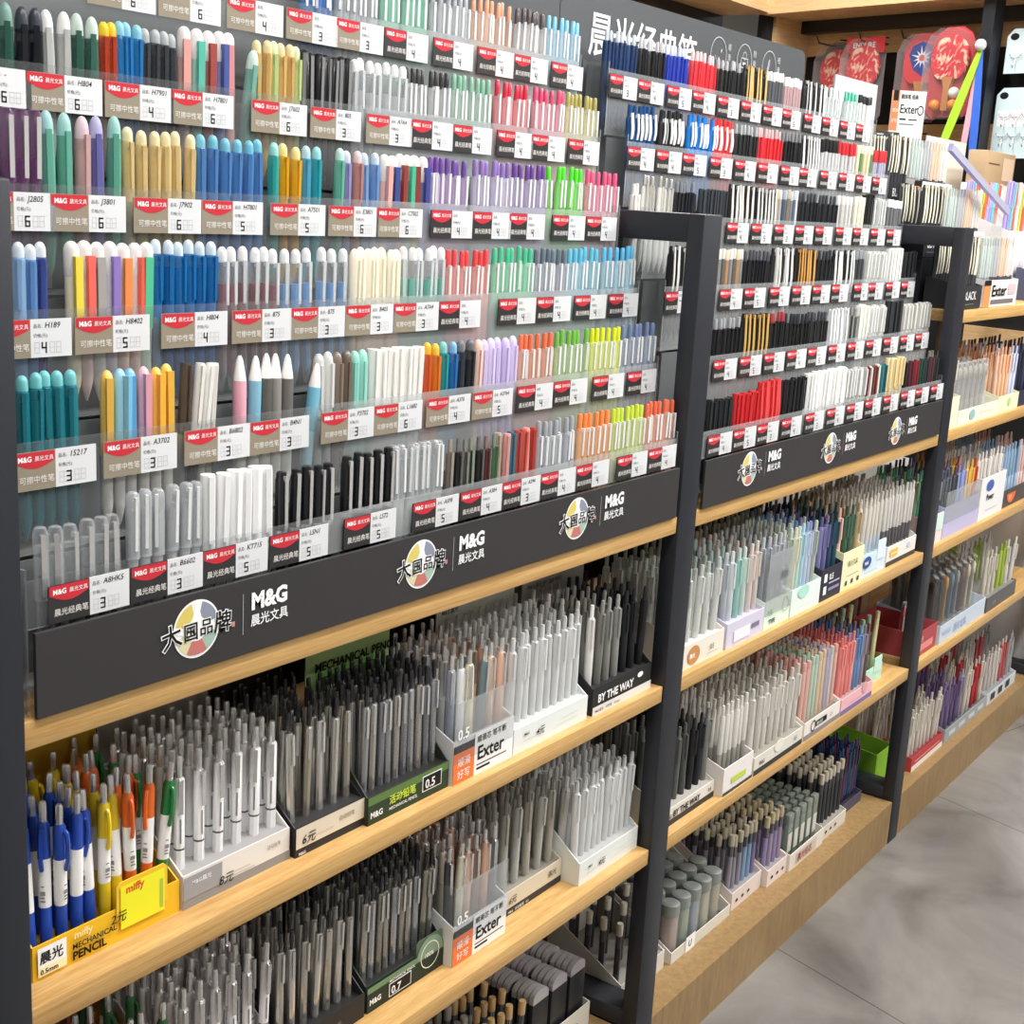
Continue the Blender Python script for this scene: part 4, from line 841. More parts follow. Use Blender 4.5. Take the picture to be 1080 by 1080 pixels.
# ------------------------------------------------------------------ card display boxes with pens
def slab(m, pts_yz, x0, x1, mat):
    n = len(pts_yz)
    m.add([(x0, y, z) for y, z in pts_yz] + [(x1, y, z) for y, z in pts_yz],
          [tuple(range(n - 1, -1, -1)), tuple(range(n, 2 * n))] + [(i, (i + 1) % n, (i + 1) % n + n, i + n) for i in range(n)], mat)

def display_box(loc, w, d, fh, sh, card, label, insert='#8d8c8a', ih=.03, header=None, hcol=None, hprint=None, fprint=None, clear=None, tab=None, base=None, name='display_box', rz=0., back=True):
    r = thing(name, label, 'box', 'card display boxes of pens'); r.location = loc; r.rotation_euler = (0, 0, rz)
    t = .0016; m = MB()
    m.box((0, 0, 0), (w, d, t), T_MATT); m.box((0, 0, t), (w, t, fh), T_MATT)
    prof = [(t, t), (d - t, t), (d - t, sh), (d * .86, sh), (t, fh)]
    slab(m, prof, 0, t, T_MATT); slab(m, prof, w - t, w, T_MATT)
    m.box((0, d - t, t), (w, d, sh), T_MATT)
    link('tray', m.mesh('tray', False), r, color=card)
    if ih: link('insert_board', MB().box((t, t, ih - .0015), (w - t, d - t, ih), T_MATT).mesh('insert_board', False), r, color=insert)
    if base: link('base_strip', MB().box((-.0004, -.0006, .0), (w + .0004, 0, .010), T_MATT).mesh('base_strip', False), r, color=base)
    if tab:
        link('front_tab', MB().poly([(tab[0], fh * .6), (tab[1], fh * .6), (tab[1], tab[2] - .004), (tab[1] - .004, tab[2]), (tab[0] + .004, tab[2]), (tab[0], tab[2] - .004)], T_MATT, Matrix.Translation((0, -.0014, 0)), .0012).mesh('front_tab', False), r, color=tab[3])
    if header:
        h = link('header_card', MB().box((0, d, 0), (w, d + .0014, header), T_MATT).mesh('header_card', False), r, color=hcol or card)
        if hprint:
            p = MB(); hprint(p, w, header); link('header_print', p.mesh('header_print', False), h, loc=(0, d - .0004, 0))
    if clear:
        m = MB(); m.box((.001, -.0016, fh * .5), (w - .001, -.0004, clear), PVC); m.box((.001, 0, fh * .5), (.0018, d * .5, clear), PVC)
        link('clear_front', m.mesh('clear_front', False), r)
    if fprint:
        p = MB(); fprint(p, w, fh); link('front_print', p.mesh('front_print', False), r, loc=(0, -.0018 if tab else -.0008, 0))
    return r

def fill(loc, w, d, kind, nx, ny, cols, label, group, rz=0., z0=.004, jit=.03, mode='col', name=None, cat='pencil', x_in=.011, y_in=.018, turn=(-.3, .25), dz=.004, skip=0.):
    ca, sa = math.cos(rz), math.sin(rz)
    for j in range(ny):
        for i in range(nx):
            if skip and j > 0 and RND.random() < skip: continue
            x = x_in + (w - 2 * x_in) * (i / (nx - 1) if nx > 1 else .5); y = y_in + (d - y_in - .012) * (j / (ny - 1) if ny > 1 else 0)
            cn, c1, c2 = cols[i % len(cols)] if mode == 'col' else (cols[min(int(i * len(cols) / nx), len(cols) - 1)] if mode == 'band' else RND.choice(cols))
            P = (loc[0] + x * ca - y * sa, loc[1] + x * sa + y * ca, loc[2] + z0 + RND.uniform(0, dz))
            pen(kind, c1, c2, P, rz + RND.gauss(*turn), (RND.gauss(0, jit * .6), RND.gauss(0, jit)), label.replace('{c}', cn), group, cat, name)

def T(*a, **k): return lambda m, w, h: m.text(*a, **k)

def both(loc, w, d, kw, fl):
    rz = kw.pop('rz', 0.)
    display_box(loc, w, d, rz=rz, **kw)
    if fl: fill(loc, w, d, rz=rz, **fl)

# --- near bay, upper box shelf
def p_yellow(m, w, h):
    m.rect(.004, .004, .034, .032, W_); m.text('晨光', .0055, .017, .0125, K_, .02, -.0006); m.rect(.004, .0045, .034, .0125, ink('#f4e9b8'), -.0005); m.text('0.5mm', .006, .0060, .0068, K_, .02, -.0008)
    m.text('miffy', .042, .0255, .0105, ink('#f3e5a2'), .02, -.0006); m.text('MECHANICAL', .040, .0155, .0078, K_, .025, -.0006); m.text('PENCIL', .040, .0050, .0115, K_, .04, -.0006)
    m.text('2元', .082, .022, .0120, K_, .01, -.0008, shear=.2)
    m.rect(.094, .012, .146, .056, ink('#ece72f'), -.0004); m.text('miffy', .100, .047, .0110, ink('#d8572c'), .03, -.0006)
    m.rect(.140, .016, .144, .046, ink('#a8bf52'), -.0006)
YC = [('blue', '#1f49ad', '#fff'), ('blue', '#1f49ad', '#fff'), ('blue', '#2149a8', '#fff'), ('blue', '#2149a8', '#fff'), ('blue', '#1f47a4', '#fff'), ('yellow', '#e3c524', '#fff'), ('yellow', '#d9bd24', '#fff'), ('orange', '#d9652a', '#fff'), ('orange', '#dd6a26', '#fff'), ('green', '#1f7a3c', '#fff')]
both((-1.070, .036, S2), .166, .125, dict(fh=.034, sh=.100, card='#e9b61c', label='yellow card box marked MECHANICAL PENCIL at the near end', insert='#b98f1a', ih=.012, header=.205, hcol='#caa428', fprint=p_yellow, tab=(.090, .150, .060, '#eec02a'),
     hprint=lambda m, w, h: (m.rect(.10, .160, .162, .182, K_), m.text('PENCIL', .105, .165, .013, ink('#e9c43a'), .02, -.0008), m.tube([(.01, 0, .140), (.03, 0, .150), (.05, 0, .144), (.075, 0, .154), (.095, 0, .166)], .0012, K_, 4))),
     dict(kind='chunky', nx=10, ny=4, cols=YC, label='{c} chunky push pencil with white sleeve in the yellow box', group='chunky pencils in the upper yellow box', jit=.05, z0=.004, turn=(-.2, .9)))
def p_white8(m, w, h):
    m.rect(.0, .010, .05, .034, ink('#9b9a9b')); m.text('M&G晨光', .010, .024, .0062, W_, .01, -.0006)
    m.text('8元', .045, .009, .0130, K_, .01, -.0010, shear=.2); m.text('活动铅笔', .112, .023, .0050, ink('#77756f'), .0, -.0006); m.rect(.060, .012, .095, .013, ink('#b5aea4')); m.rect(.06, .016, .088, .0168, ink('#b5aea4'))
both((-.901, .034, S2), .146, .128, dict(fh=.036, sh=.115, card='#e3ddd6', label='grey white card box marked 8 yuan beside the yellow box', insert='#9c9a99', ih=.036, header=.200, hcol='#a3a2a1', fprint=p_white8, base='#8c8a88'),
     dict(kind='whitepencil', nx=6, ny=8, cols=[('', '#eeeeee', '#ddd')], label='white mechanical pencil with silver clip in the box marked 8 yuan', group='white pencils in the upper box marked 8 yuan', jit=.012, z0=.010))
def p_black6(m, w, h):
    m.rect(.0, .010, w, h, ink('#d9cdb9')); m.text('6元', .008, .014, .0140, K_, .01, -.0010, shear=.2); m.text('自动铅笔', .066, .021, .0065, ink('#8a7f6d'), .0, -.0008); m.text('M&G', .004, .002, .005, W_, .01, -.0006)
    m.rect(.030, .017, .058, .0175, ink('#c58a7c'), -.0006)
both((-.752, .028, S2), .108, .135, dict(fh=.034, sh=.125, card='#232224', label='black card box with beige front marked 6 yuan, upper shelf', insert='#2c2b2c', ih=.034, header=.19, hcol='#2a2426', fprint=p_black6),
     dict(kind='metal', nx=5, ny=8, cols=[('', '#d2d0c9', '#ccc'), ('', '#bcb6a6', '#ccc'), ('', '#dcdbd8', '#ccc')], label='silver metal pencil in the black and beige box marked 6 yuan', group='metal pencils in the upper black and beige box', jit=.02, z0=.012, name='metal_pencil'))
def p_green5(m, w, h):
    m.rect(0, .0, w, .034, ink('#31402c')); m.rect(0, .024, w, .034, ink('#5f7a45'), -.0004); m.text('M&G', .004, .008, .0100, W_, .03, -.0006)
    m.text('活动铅笔', .036, .0155, .0120, ink('#c9dd4a'), .02, -.0008); m.text('MECHANICAL PENCIL', .036, .0075, .0052, W_, .01, -.0008)
    m.rect(.096, .009, .132, .029, W_, -.0006); m.rect(.0972, .0102, .1308, .0278, K_, -.0008); m.text('0.5', .101, .0125, .0155, W_, .02, -.0010)
both((-.644, .022, S2), .146, .100, dict(fh=.034, sh=.12, card='#2a3326', label='green and black card box marked 0.5, upper shelf', insert='#191a19', ih=.033, header=.215, hcol='#a6c982', fprint=p_green5,
     hprint=lambda m, w, h: (m.rect(.016, .110, w - .022, .146, ink('#3d5a35')), m.text('MECHANICAL PENCIL', .014, .154, .0150, ink('#1c2b17'), .03, -.0008), m.text('M&G 晨光', .03, .126, .011, W_, .02, -.0008), m.rect(.016, .1465, w - .03, .152, ink('#69b24e')))),
     dict(kind='metal', nx=10, ny=5, cols=[('', '#b3b3b6', '#ccc'), ('', '#c2beb6', '#ccc'), ('', '#9a9aa0', '#ccc')], label='dark steel pencil in the green box marked 0.5', group='steel pencils in the box marked 0.5', jit=.014, z0=.012, name='steel_pencil'))
def p_exter(m, w, h):
    m.rect(.0, .0, .042, .040, ink('#e8783a')); m.rect(0, .040, .042, .050, K_); m.text('顺滑', .008, .022, .013, W_, .0, -.0006); m.text('好写', .008, .006, .013, W_, .0, -.0006)
    m.rect(.042, .0, w, .056, ink('#efeff0')); m.text('顺滑芯 笔不断', .046, .043, .0098, K_, .015, -.0006); m.text('Exter', .047, .0195, .0255, K_, .02, -.0008); m.rect(.047, .012, .110, .0135, K_, -.0006); m.rect(.047, .006, .075, .009, K_, -.0006)
    m.text('0.5', .006, .057, .0190, ink('#f2f2f2'), .02, -.0008)
EXC = [('steel blue', '#9aa2b4', '#ccc'), ('white', '#e9e8e4', '#ccc'), ('cream', '#ece4c4', '#ccc'), ('slate', '#6f7f86', '#ccc'), ('peach', '#e6c2ac', '#ccc'), ('apricot', '#e4bca6', '#ccc')]
both((-.494, .018, S2), .124, .14, dict(fh=.056, sh=.110, card='#e9e9ea', label='clear fronted Exter box on the upper shelf', insert='#4a4a4c', ih=.0, fprint=p_exter, clear=.105),
     dict(kind='chrome', nx=6, ny=5, cols=EXC, label='{c} pencil with chrome clip in the upper Exter box', group='chrome clip pencils in the upper Exter box', jit=.015, z0=.014, name='chrome_clip_pencil'))
def p_white4(m, w, h):
    m.text('M&G', .022, .021, .0055, K_, .02, -.0006); m.text('4元', .050, .014, .0125, K_, .015, -.0008, shear=.2); m.rect(.02, .014, .046, .0148, ink('#b9bdb8'), -.0006); m.rect(.095, .014, .150, .0146, ink('#c4cac8'), -.0006); m.rect(.110, .021, .150, .0216, ink('#c4cac8'), -.0006)
WHC = [('', '#e6e7e6', '#dfe1e0'), ('', '#dcdedd', '#d5d7d6')]
both((-.368, .017, S2), .176, .135, dict(fh=.035, sh=.118, card='#dfe5e3', label='white card box marked 4 yuan on the upper shelf', insert='#b9bcbb', ih=.035, header=.215, hcol='#c9cecb', fprint=p_white4,
     hprint=lambda m, w, h: (m.text('M&G 晨光', .01, .156, .008, ink('#4a4f4d'), .01, -.0006), m.rect(.0, .136, w, .172, ink('#dce8e3'), -.0002))),
     dict(kind='frost', nx=10, ny=5, cols=WHC, label='frosted white push pencil in the upper box marked 4 yuan', group='frosted pencils in the upper box marked 4 yuan', jit=.016, z0=.010, name='frosted_pencil'))
def p_btw(m, w, h):
    m.text('BY THE WAY', .012, .0175, .0165, W_, .03, -.0006); m.rect(0, .0, w, .0125, ink('#d9d9d6')); m.text('M&G晨光    中性笔    0.5mm', .006, .0035, .0055, K_, .0, -.0006); m.disc(.128, .030, .008, .0042, W_, -.0006)
BTC = [('white', '#dedcd8', '#e9e8e5'), ('dark grey', '#75766f', '#8a8a84'), ('mid grey', '#83837e', '#94948e'), ('grey', '#8c8c88', '#9a9a96'), ('black', '#16161c', '#1c1c22'), ('black', '#15151b', '#1c1c22'), ('black', '#17171b', '#1c1c22')]
both((-.180, .016, S2), .162, .130, dict(fh=.040, sh=.125, card='#1c1c1e', label='black card box marked BY THE WAY on the upper shelf', insert='#222224', ih=.036, header=.195, hcol='#a9a8a4', fprint=p_btw,
     hprint=lambda m, w, h: (m.rect(0, .168, w, h, K_), m.text('M&G 晨光 BY THE WAY', .012, .154, .0085, K_, .0))),
     dict(kind='matt', nx=7, ny=5, cols=BTC, label='{c} matt click pen in the black BY THE WAY box', group='matt pens in the black box', jit=.012, z0=.012, cat='pen'))

# --- near bay, lower box shelf
def p_yellow2(m, w, h): p_yellow(m, w, h)
RC = [('red brown', '#7d3327', '#fff'), ('olive', '#a98d2e', '#fff'), ('brick', '#8c3b2a', '#fff'), ('maroon', '#6e2a24', '#fff'), ('rust', '#93452c', '#fff'), ('brown', '#7a3a2c', '#fff'), ('dark green', '#23512f', '#fff'), ('green', '#2c6138', '#fff')]
both((-1.070, .045, S3), .175, .125, dict(fh=.034, sh=.100, card='#d5a71f', label='yellow card box on the lower shelf at the near end', insert='#9c7a1a', ih=.012),
     dict(kind='chunky', nx=8, ny=3, cols=RC, label='{c} chunky push pencil in the lower yellow box', group='chunky pencils in the lower yellow box', jit=.05))
both((-.888, .044, S3), .136, .128, dict(fh=.036, sh=.11, card='#dcd6cf', label='grey white card box on the lower shelf beside black boxes', insert='#9c9a99', ih=.036, fprint=p_white8, base='#8c8a88'),
     dict(kind='whitepencil', nx=6, ny=6, cols=[('', '#e6e4e6', '#ddd')], label='white mechanical pencil in the lower grey white box', group='white pencils in the lower grey white box', jit=.014, z0=.012))
def p_dark(m, w, h): m.text('M&G 晨光', .055, .010, .009, ink('#8b8b8d'), .0, -.0006)
both((-.748, .044, S3), .136, .13, dict(fh=.032, sh=.12, card='#1d1d1f', label='plain black card box on the lower shelf', insert='#161617', ih=.028, fprint=p_dark),
     dict(kind='metal', nx=7, ny=5, cols=[('', '#c9c5bb', '#ccc'), ('', '#e3e1de', '#ccc')], label='silver clip pencil in the plain black box', group='silver clip pencils in the lower black box', jit=.018, z0=.010, name='silver_pencil'))
def p_green7(m, w, h):
    m.rect(0, 0, w, .034, ink('#2b352a')); m.rect(0, .026, w, .034, ink('#6f8a63'), -.0004); m.text('M&G', .004, .010, .0100, W_, .03, -.0006); m.text('MECHANICAL PENCIL', .040, .024, .0050, W_, .01, -.0008)
    m.rect(.040, .004, .082, .0225, W_, -.0006); m.rect(.0412, .0052, .0808, .0213, K_, -.0008); m.text('0.7', .044, .0068, .0150, W_, .02, -.0010)
    m.disc(.118, .028, .026, .026, ink('#7f937a'), -.0008, 24, 0, math.pi); m.ring(.118, .028, .017, .0185, ink('#d9e0d4'), -.0010, 28); m.text('100%', .107, .026, .0085, ink('#e5ebdf'), .02, -.0010)
both((-.607, .046, S3), .148, .110, dict(fh=.036, sh=.12, card='#25302a', label='green and black card box marked 0.7, lower shelf', insert='#151716', ih=.032, header=.20, hcol='#3c5734', fprint=p_green7, tab=(.092, .144, .054, '#55694f'),
     hprint=lambda m, w, h: (m.rect(.02, .140, w - .02, .142, ink('#cfd8c6')), m.rect(.02, .115, .022, .142, ink('#cfd8c6')), m.disc(w - .03, .130, .03, .040, ink('#5e8347')))),
     dict(kind='metal', nx=10, ny=5, cols=[('', '#bbb9b1', '#ccc'), ('', '#bcc0c6', '#ccc'), ('', '#aeaa9e', '#ccc')], label='grey metal pencil in the green box marked 0.7', group='metal pencils in the box marked 0.7', jit=.014, z0=.012, name='grey_metal_pencil'))
EX2 = [('charcoal', '#4a4d55', '#ccc'), ('cream', '#e6dfc8', '#ccc'), ('salmon', '#e0b8a4', '#ccc'), ('brown', '#94796b', '#ccc'), ('coral', '#dfb29a', '#ccc'), ('grey', '#7a7f88', '#ccc')]
both((-.460, .030, S3), .116, .14, dict(fh=.056, sh=.110, card='#e9e9ea', label='clear fronted Exter box on the lower shelf', insert='#4a4a4c', ih=.0, fprint=p_exter, clear=.11),
     dict(kind='chrome', nx=6, ny=5, cols=EX2, label='{c} pencil with chrome clip in the lower Exter box', group='chrome clip pencils in the lower Exter box', jit=.015, z0=.012, name='chrome_clip_pencil'))
def p_beige6(m, w, h):
    m.text('6元', .030, .017, .0130, K_, .01, -.0010, shear=.2); m.rect(.010, .020, .026, .0206, ink('#a59c88'), -.0006); m.text('晨光', .128, .020, .0105, ink('#59544a'), .01, -.0008); m.text('M&G   自动铅笔   0.5', .030, .003, .0055, W_, .0, -.0010)
both((-.338, .052, S3), .163, .14, dict(fh=.036, sh=.10, card='#cfc5b0', label='beige card box marked 6 yuan on the lower shelf', insert='#8d887d', ih=.030, fprint=p_beige6, base='#2e2a28'),
     dict(kind='frost', nx=6, ny=6, cols=[('', '#cfd0cd', '#8f8f8c'), ('', '#c5c3b8', '#8a8a86')], label='clear grey push pencil in the beige box marked 6 yuan', group='clear grey pencils in the beige box', jit=.012, z0=.016, name='clear_pencil'))
both((-.172, .022, S3), .165, .135, dict(fh=.036, sh=.125, card='#dde3e0', label='white card box marked 4 yuan on the lower shelf', insert='#a9aaa8', ih=.035, header=.16, hcol='#c2c5c2', fprint=p_white4),
     dict(kind='frost', nx=10, ny=5, cols=WHC, label='frosted white push pencil in the lower box marked 4 yuan', group='frosted pencils in the lower box marked 4 yuan', jit=.02, z0=.012, name='frosted_pencil'))

# --- near bay, plinth
CK = [('grey', '#8a8c90', '#7e7a74'), ('grey', '#8d9092', '#a49f97'), ('tan', '#4c4c50', '#c9a877'), ('tan', '#b5b5b5', '#d8b27c'), ('tan', '#3a3a3e', '#d9b683')]
both((-.36, .060, S0), .145, .17, dict(fh=.030, sh=.09, card='#24252a', label='black card box of tan capped pencils on the plinth', insert='#1b1b1d', ih=.03),
     dict(kind='capstick', nx=7, ny=5, cols=CK, mode='band', label='{c} capped stub pencil in the black plinth box', group='capped pencils on the near plinth', jit=.02, z0=.006))
def erasers(loc):
    r = display_box(loc, .165, .16, .045, .070, '#d9d4c8', 'cream card box of silver rounded eraser sticks on the plinth', '#2a2a2c', .028, fprint=lambda m, w, h: (m.rect(.01, .006, .08, .04, ink('#c9bfa6')), m.text('ERASER', .085, .014, .014, ink('#7d3c34'), .03, -.0006)))
    m = MB(); m.bevbox((-.0215, -.0045, 0), (.0215, .0045, .078), solid('black_sleeve', '#2b2b2e', .4), .0012)
    sv = m.mesh('sleeve')
    t = MB(); pts = [(-.0205, .076), (.0205, .076), (.0205, .086)] + [(.0205 * math.cos(math.pi * i / 14), .086 + .012 * math.sin(math.pi * i / 14)) for i in range(1, 14)] + [(-.0205, .086)]
    t.poly(pts, solid('satin_silver', '#cfccd0', .32, .35), Matrix.Translation((0, -.0040, 0)), .0080); tp = t.mesh('rounded_end')
    for a in range(3):
        for b in range(3):
            for c in range(4):
                o = link('eraser_stick', sv); link('rounded_end', tp, o)
                o.location = (loc[0] + .031 + .0515 * a, loc[1] + .012 + b * .049 + c * .0108, loc[2] + .030 + b * .002)
                thing(o, 'silver ended eraser stick in the cream plinth box', 'eraser', 'silver ended eraser sticks')
erasers((-.195, .070, S0))
HOLES = lambda m, w, h: [m.disc(.02 + .025 * i, .016, .005, .0032, ink('#2a2a2a')) for i in range(3)]
both((-.06 + .115, .062, S0), .145, .15, dict(fh=.034, sh=.105, card='#d3cec4', label='pale card box of cream capped pencils beside the middle post', insert='#8f8c86', ih=.032, fprint=HOLES),
     dict(kind='capstick', nx=3, ny=5, cols=[('', '#2c2c2f', '#d9d3c2')], label='black pencil with cream cap beside the middle post', group='cream capped pencils by the post', jit=.01))
both((-.10, .235, S0), .095, .13, dict(fh=.034, sh=.105, card='#c9c5bc', label='pale card box of cream capped pencils at the plinth rear', insert='#55534f', ih=.032),
     dict(kind='capstick', nx=5, ny=5, cols=[('', '#2c2c2f', '#d4cdbd')], label='black pencil with cream cap at the plinth rear', group='cream capped pencils at the rear', jit=.01))

# --- middle bay, upper box shelf
def badge(col, txt, tc='#ffffff', x=.02):
    def f(m, w, h): m.disc(x + .018, .020, .020, .015, ink(col), -.0004); m.text(txt, x + .004, .016, .0085, ink(tc), .02, -.0008); m.text('0.5', w - .05, .016, .012, ink('#6b675c'), .01, -.0006); m.rect(w - .06, .010, w - .02, .0108, ink('#a7a294'), -.0006)
    return f
both((.074, .014, S2), .142, .165, dict(fh=.040, sh=.10, card='#e5dfd2', label='cream box with orange oval badge by the middle post', insert='#c9c9c6', ih=.036, fprint=badge('#c58a55', '晨光')),
     dict(kind='frost', nx=5, ny=6, cols=[('', '#dfe0dc', '#cfd6d0'), ('', '#d7dad6', '#b8cfc4')], label='pearl white click pen in the box with orange badge', group='pearl white pens by the middle post', jit=.02, z0=.012, cat='pen', name='push_button_pen'))
both((.222, .012, S2), .138, .165, dict(fh=.044, sh=.10, card='#cfc9dc', label='lavender card box on the upper middle shelf', insert='#b9b5c8', ih=.040, fprint=lambda m, w, h: (m.rect(.025, .008, .085, .028, ink('#e9e6f0')), m.rect(.09, .018, .12, .026, ink('#7d7790')))),
     dict(kind='frost', nx=6, ny=6, cols=[('grey', '#b9bec6', '#cfd3d8'), ('ice white', '#dbe2e4', '#e6ebec'), ('aqua', '#9fcdc4', '#c6e0da'), ('pale mint', '#cbded4', '#dde9e2'), ('blush', '#e3d3cf', '#eddcd6'), ('oat', '#dcd3ca', '#e6ddd2')], label='{c} click pen in the lavender box', group='pastel pens in the lavender box', jit=.015, z0=.014, cat='pen'))
both((.364, .013, S2), .104, .165, dict(fh=.050, sh=.10, card='#dcead9', label='mint green box with clear front beside the lavender box', insert='#b5c2b4', ih=.040, clear=.135, fprint=lambda m, w, h: (m.text('0.5', .014, .024, .015, ink('#9fc4a0'), .02), m.text('TYPE', .018, .008, .012, ink('#4a5a48'), .03), m.ring(.085, .032, .012, .0135, ink('#9fb59f')), m.text('晨光', .050, .085, .016, ink('#5a6068'), .01, -.0014))),
     dict(kind='frost', nx=5, ny=6, cols=[('', '#b4bac0', '#c6ccd0'), ('', '#aeb4ba', '#c0c6ca')], label='smoke grey click pen behind clear mint box front', group='smoke grey pens in the mint box', jit=.012, z0=.014, cat='pen', name='smoke_pen'))
both((.472, .012, S2), .128, .165, dict(fh=.050, sh=.10, card='#dde8e4', label='pale aqua white box between mint and black boxes', insert='#b9ccc6', ih=.040, fprint=lambda m, w, h: (m.disc(.05, .040, .024, .012, ink('#a9d9cb')), m.rect(.02, .012, .11, .0125, ink('#b5c6c2')))),
     dict(kind='frost', nx=7, ny=7, cols=[('sage', '#b5c2b0', '#cfd9cb'), ('cream', '#e3dcc6', '#e9e3d2'), ('mint', '#bfdfd4', '#cfe6de'), ('sky', '#b9d3e2', '#c9dfec'), ('ice blue', '#c3d6e6', '#8fb2d6'), ('lilac', '#c3c3e0', '#9aa0cc')], label='{c} pastel pen in the pale aqua box', group='pastel pens in the pale aqua box', jit=.012, z0=.014, cat='pen', name='pastel_pen'))
both((.604, .012, S2), .097, .165, dict(fh=.062, sh=.11, card='#2a2836', label='navy black box with white squares, upper middle shelf', insert='#2a2836', ih=.04, fprint=lambda m, w, h: (m.rect(.010, .036, .024, .052, W_), m.rect(.010, .012, .024, .028, W_), m.text('0.5', .034, .038, .016, W_, .03), m.rect(.034, .030, .085, .033, ink('#b9b6d0')), m.rect(.034, .016, .085, .022, ink('#8c88ad')))),
     dict(kind='matt', nx=4, ny=6, cols=[('violet', '#7a75a8', '#5a5688'), ('slate violet', '#6a6a94', '#55557c'), ('deep blue', '#26405e', '#1d3149'), ('dark teal', '#1f4a58', '#183a45')], label='{c} pen in the navy black box', group='dark pens in the navy box', jit=.015, z0=.014, cat='pen', name='dark_pen'))
both((.704, .013, S2), .106, .16, dict(fh=.076, sh=.12, card='#e9e4bb', label='pale yellow box on the upper middle shelf', insert='#b9b48c', ih=.04, fprint=lambda m, w, h: (m.text('晨光文具', .025, .046, .0125, ink('#8f8a5c'), .01), m.rect(.022, .026, .085, .0268, ink('#5a5742')), [m.rect(.02 + .03 * i, .008, .030 + .03 * i, .017, ink('#4b4938')) for i in range(3)])),
     dict(kind='matt', nx=4, ny=5, cols=[('peach', '#e3b3a2', '#d9a592'), ('dark green', '#3d5f4c', '#2e4b3b'), ('moss', '#4d6a55', '#3b5443'), ('ochre', '#b59a72', '#9c8460')], label='{c} pen in the pale yellow box', group='pens in the pale yellow box', jit=.02, z0=.016, cat='pen', name='soft_grip_pen'))
both((.814, .018, S2), .136, .165, dict(fh=.046, sh=.10, card='#c9dbea', label='light blue box with navy badge, upper middle shelf', insert='#b5c4d0', ih=.040, fprint=lambda m, w, h: (m.disc(.030, .032, .022, .012, ink('#24508e')), m.text('M&G', .016, .028, .0095, W_, .03, -.0006), m.rect(.02, .010, .09, .0108, ink('#7e98ae'))), tab=(.085, .128, .068, '#d6e4ee')),
     dict(kind='grip', nx=6, ny=7, cols=[('', '#dfd8cf', '#b9c3c9'), ('', '#d9d4cb', '#b4bec4')], label='clear pen with pale grip in the light blue box', group='clear pens in the light blue box', jit=.012, z0=.014, cat='pen', name='pale_grip_pen'))
both((.956, .017, S2), .172, .165, dict(fh=.042, sh=.12, card='#e4e0da', label='white box with black base at the upper shelf end', insert='#8a8886', ih=.034, base='#3a3634', fprint=lambda m, w, h: (m.rect(.016, .018, .060, .034, ink('#e0b64e')), m.rect(.02, .024, .055, .0255, W_, -.0006), m.rect(.09, .022, .15, .0226, ink('#b9b2cc')), m.disc(.125, .028, .010, .006, ink('#c9c0dc')))),
     dict(kind='grip', nx=9, ny=6, cols=[('', '#d6d3cd', '#5a585a'), ('', '#cfccc6', '#545254')], label='clear pen with dark grip in the black based box', group='dark grip pens in the end box', jit=.012, z0=.014, cat='pen', name='dark_grip_pen'))

# --- middle bay, lower box shelf
both((.072, .020, S3), .172, .165, dict(fh=.030, sh=.105, card='#dcd7cc', label='white BY THE WAY box beside the middle post', insert='#a5a19a', ih=.029, base='#2c2a29', fprint=lambda m, w, h: (m.text('BY THE WAY', .030, .0125, .0155, K_, .03), m.text('M&G', .004, .0125, .010, K_, .03), m.text('0.5', .15, .016, .009, K_, .02))),
     dict(kind='matt', nx=7, ny=5, cols=[('grey', '#74746f', '#85857f'), ('dark grey', '#62635f', '#777772'), ('olive grey', '#5d5e58', '#6c6c66'), ('charcoal', '#4a4b49', '#5a5a58'), ('black', '#17181d', '#1f2026'), ('navy black', '#14161e', '#1c1e28')], label='{c} matt click pen in the white BY THE WAY box', group='matt pens in the white box', jit=.012, z0=.010, cat='pen'))
both((.250, .006, S3), .112, .165, dict(fh=.050, sh=.10, card='#e6e0dc', label='pinkish white box with lime green strip', insert='#3a3836', ih=.030, fprint=lambda m, w, h: (m.rect(.030, .016, .085, .026, ink('#b9d24a')), m.rect(0, 0, w, .006, ink('#4b4844')))),
     dict(kind='grip', nx=6, ny=6, cols=[('', '#e4e1da', '#9a978f')], label='white pen in the box with lime green strip', group='white pens in the lime strip box', jit=.015, z0=.010, cat='pen', name='white_grip_pen'))
both((.366, .004, S3), .205, .165, dict(fh=.034, sh=.10, card='#d9d4c8', label='cream white box of bright white pens', insert='#8f8b82', ih=.030, base='#33302e', fprint=lambda m, w, h: (m.text('M&G', .02, .016, .010, ink('#6b675e'), .02), m.text('0.5', .165, .018, .011, ink('#6b675e'), .02), m.disc(.10, .030, .020, .012, ink('#e3ded2')))),
     dict(kind='frost', nx=8, ny=5, cols=[('', '#e2e0d8', '#d6d4cb'), ('', '#dad7ce', '#cfccc2')], label='bright white click pen in the cream white box', group='white pens in the cream white box', jit=.014, z0=.010, cat='pen', name='white_click_pen'))
PK = [('pink', '#e2b0a4', '#cf9a90'), ('rose', '#deb3ac', '#c9a09a'), ('pale green', '#bcc9b2', '#a9b6a0'), ('mint', '#b4cdc0', '#a2baae'), ('beige', '#d9c2a6', '#c6b096'), ('sand', '#d6bf9c', '#c4ad8c'), ('lilac', '#b4a9c6', '#a298b4'), ('silver', '#c9c9c4', '#b5b5b0')]
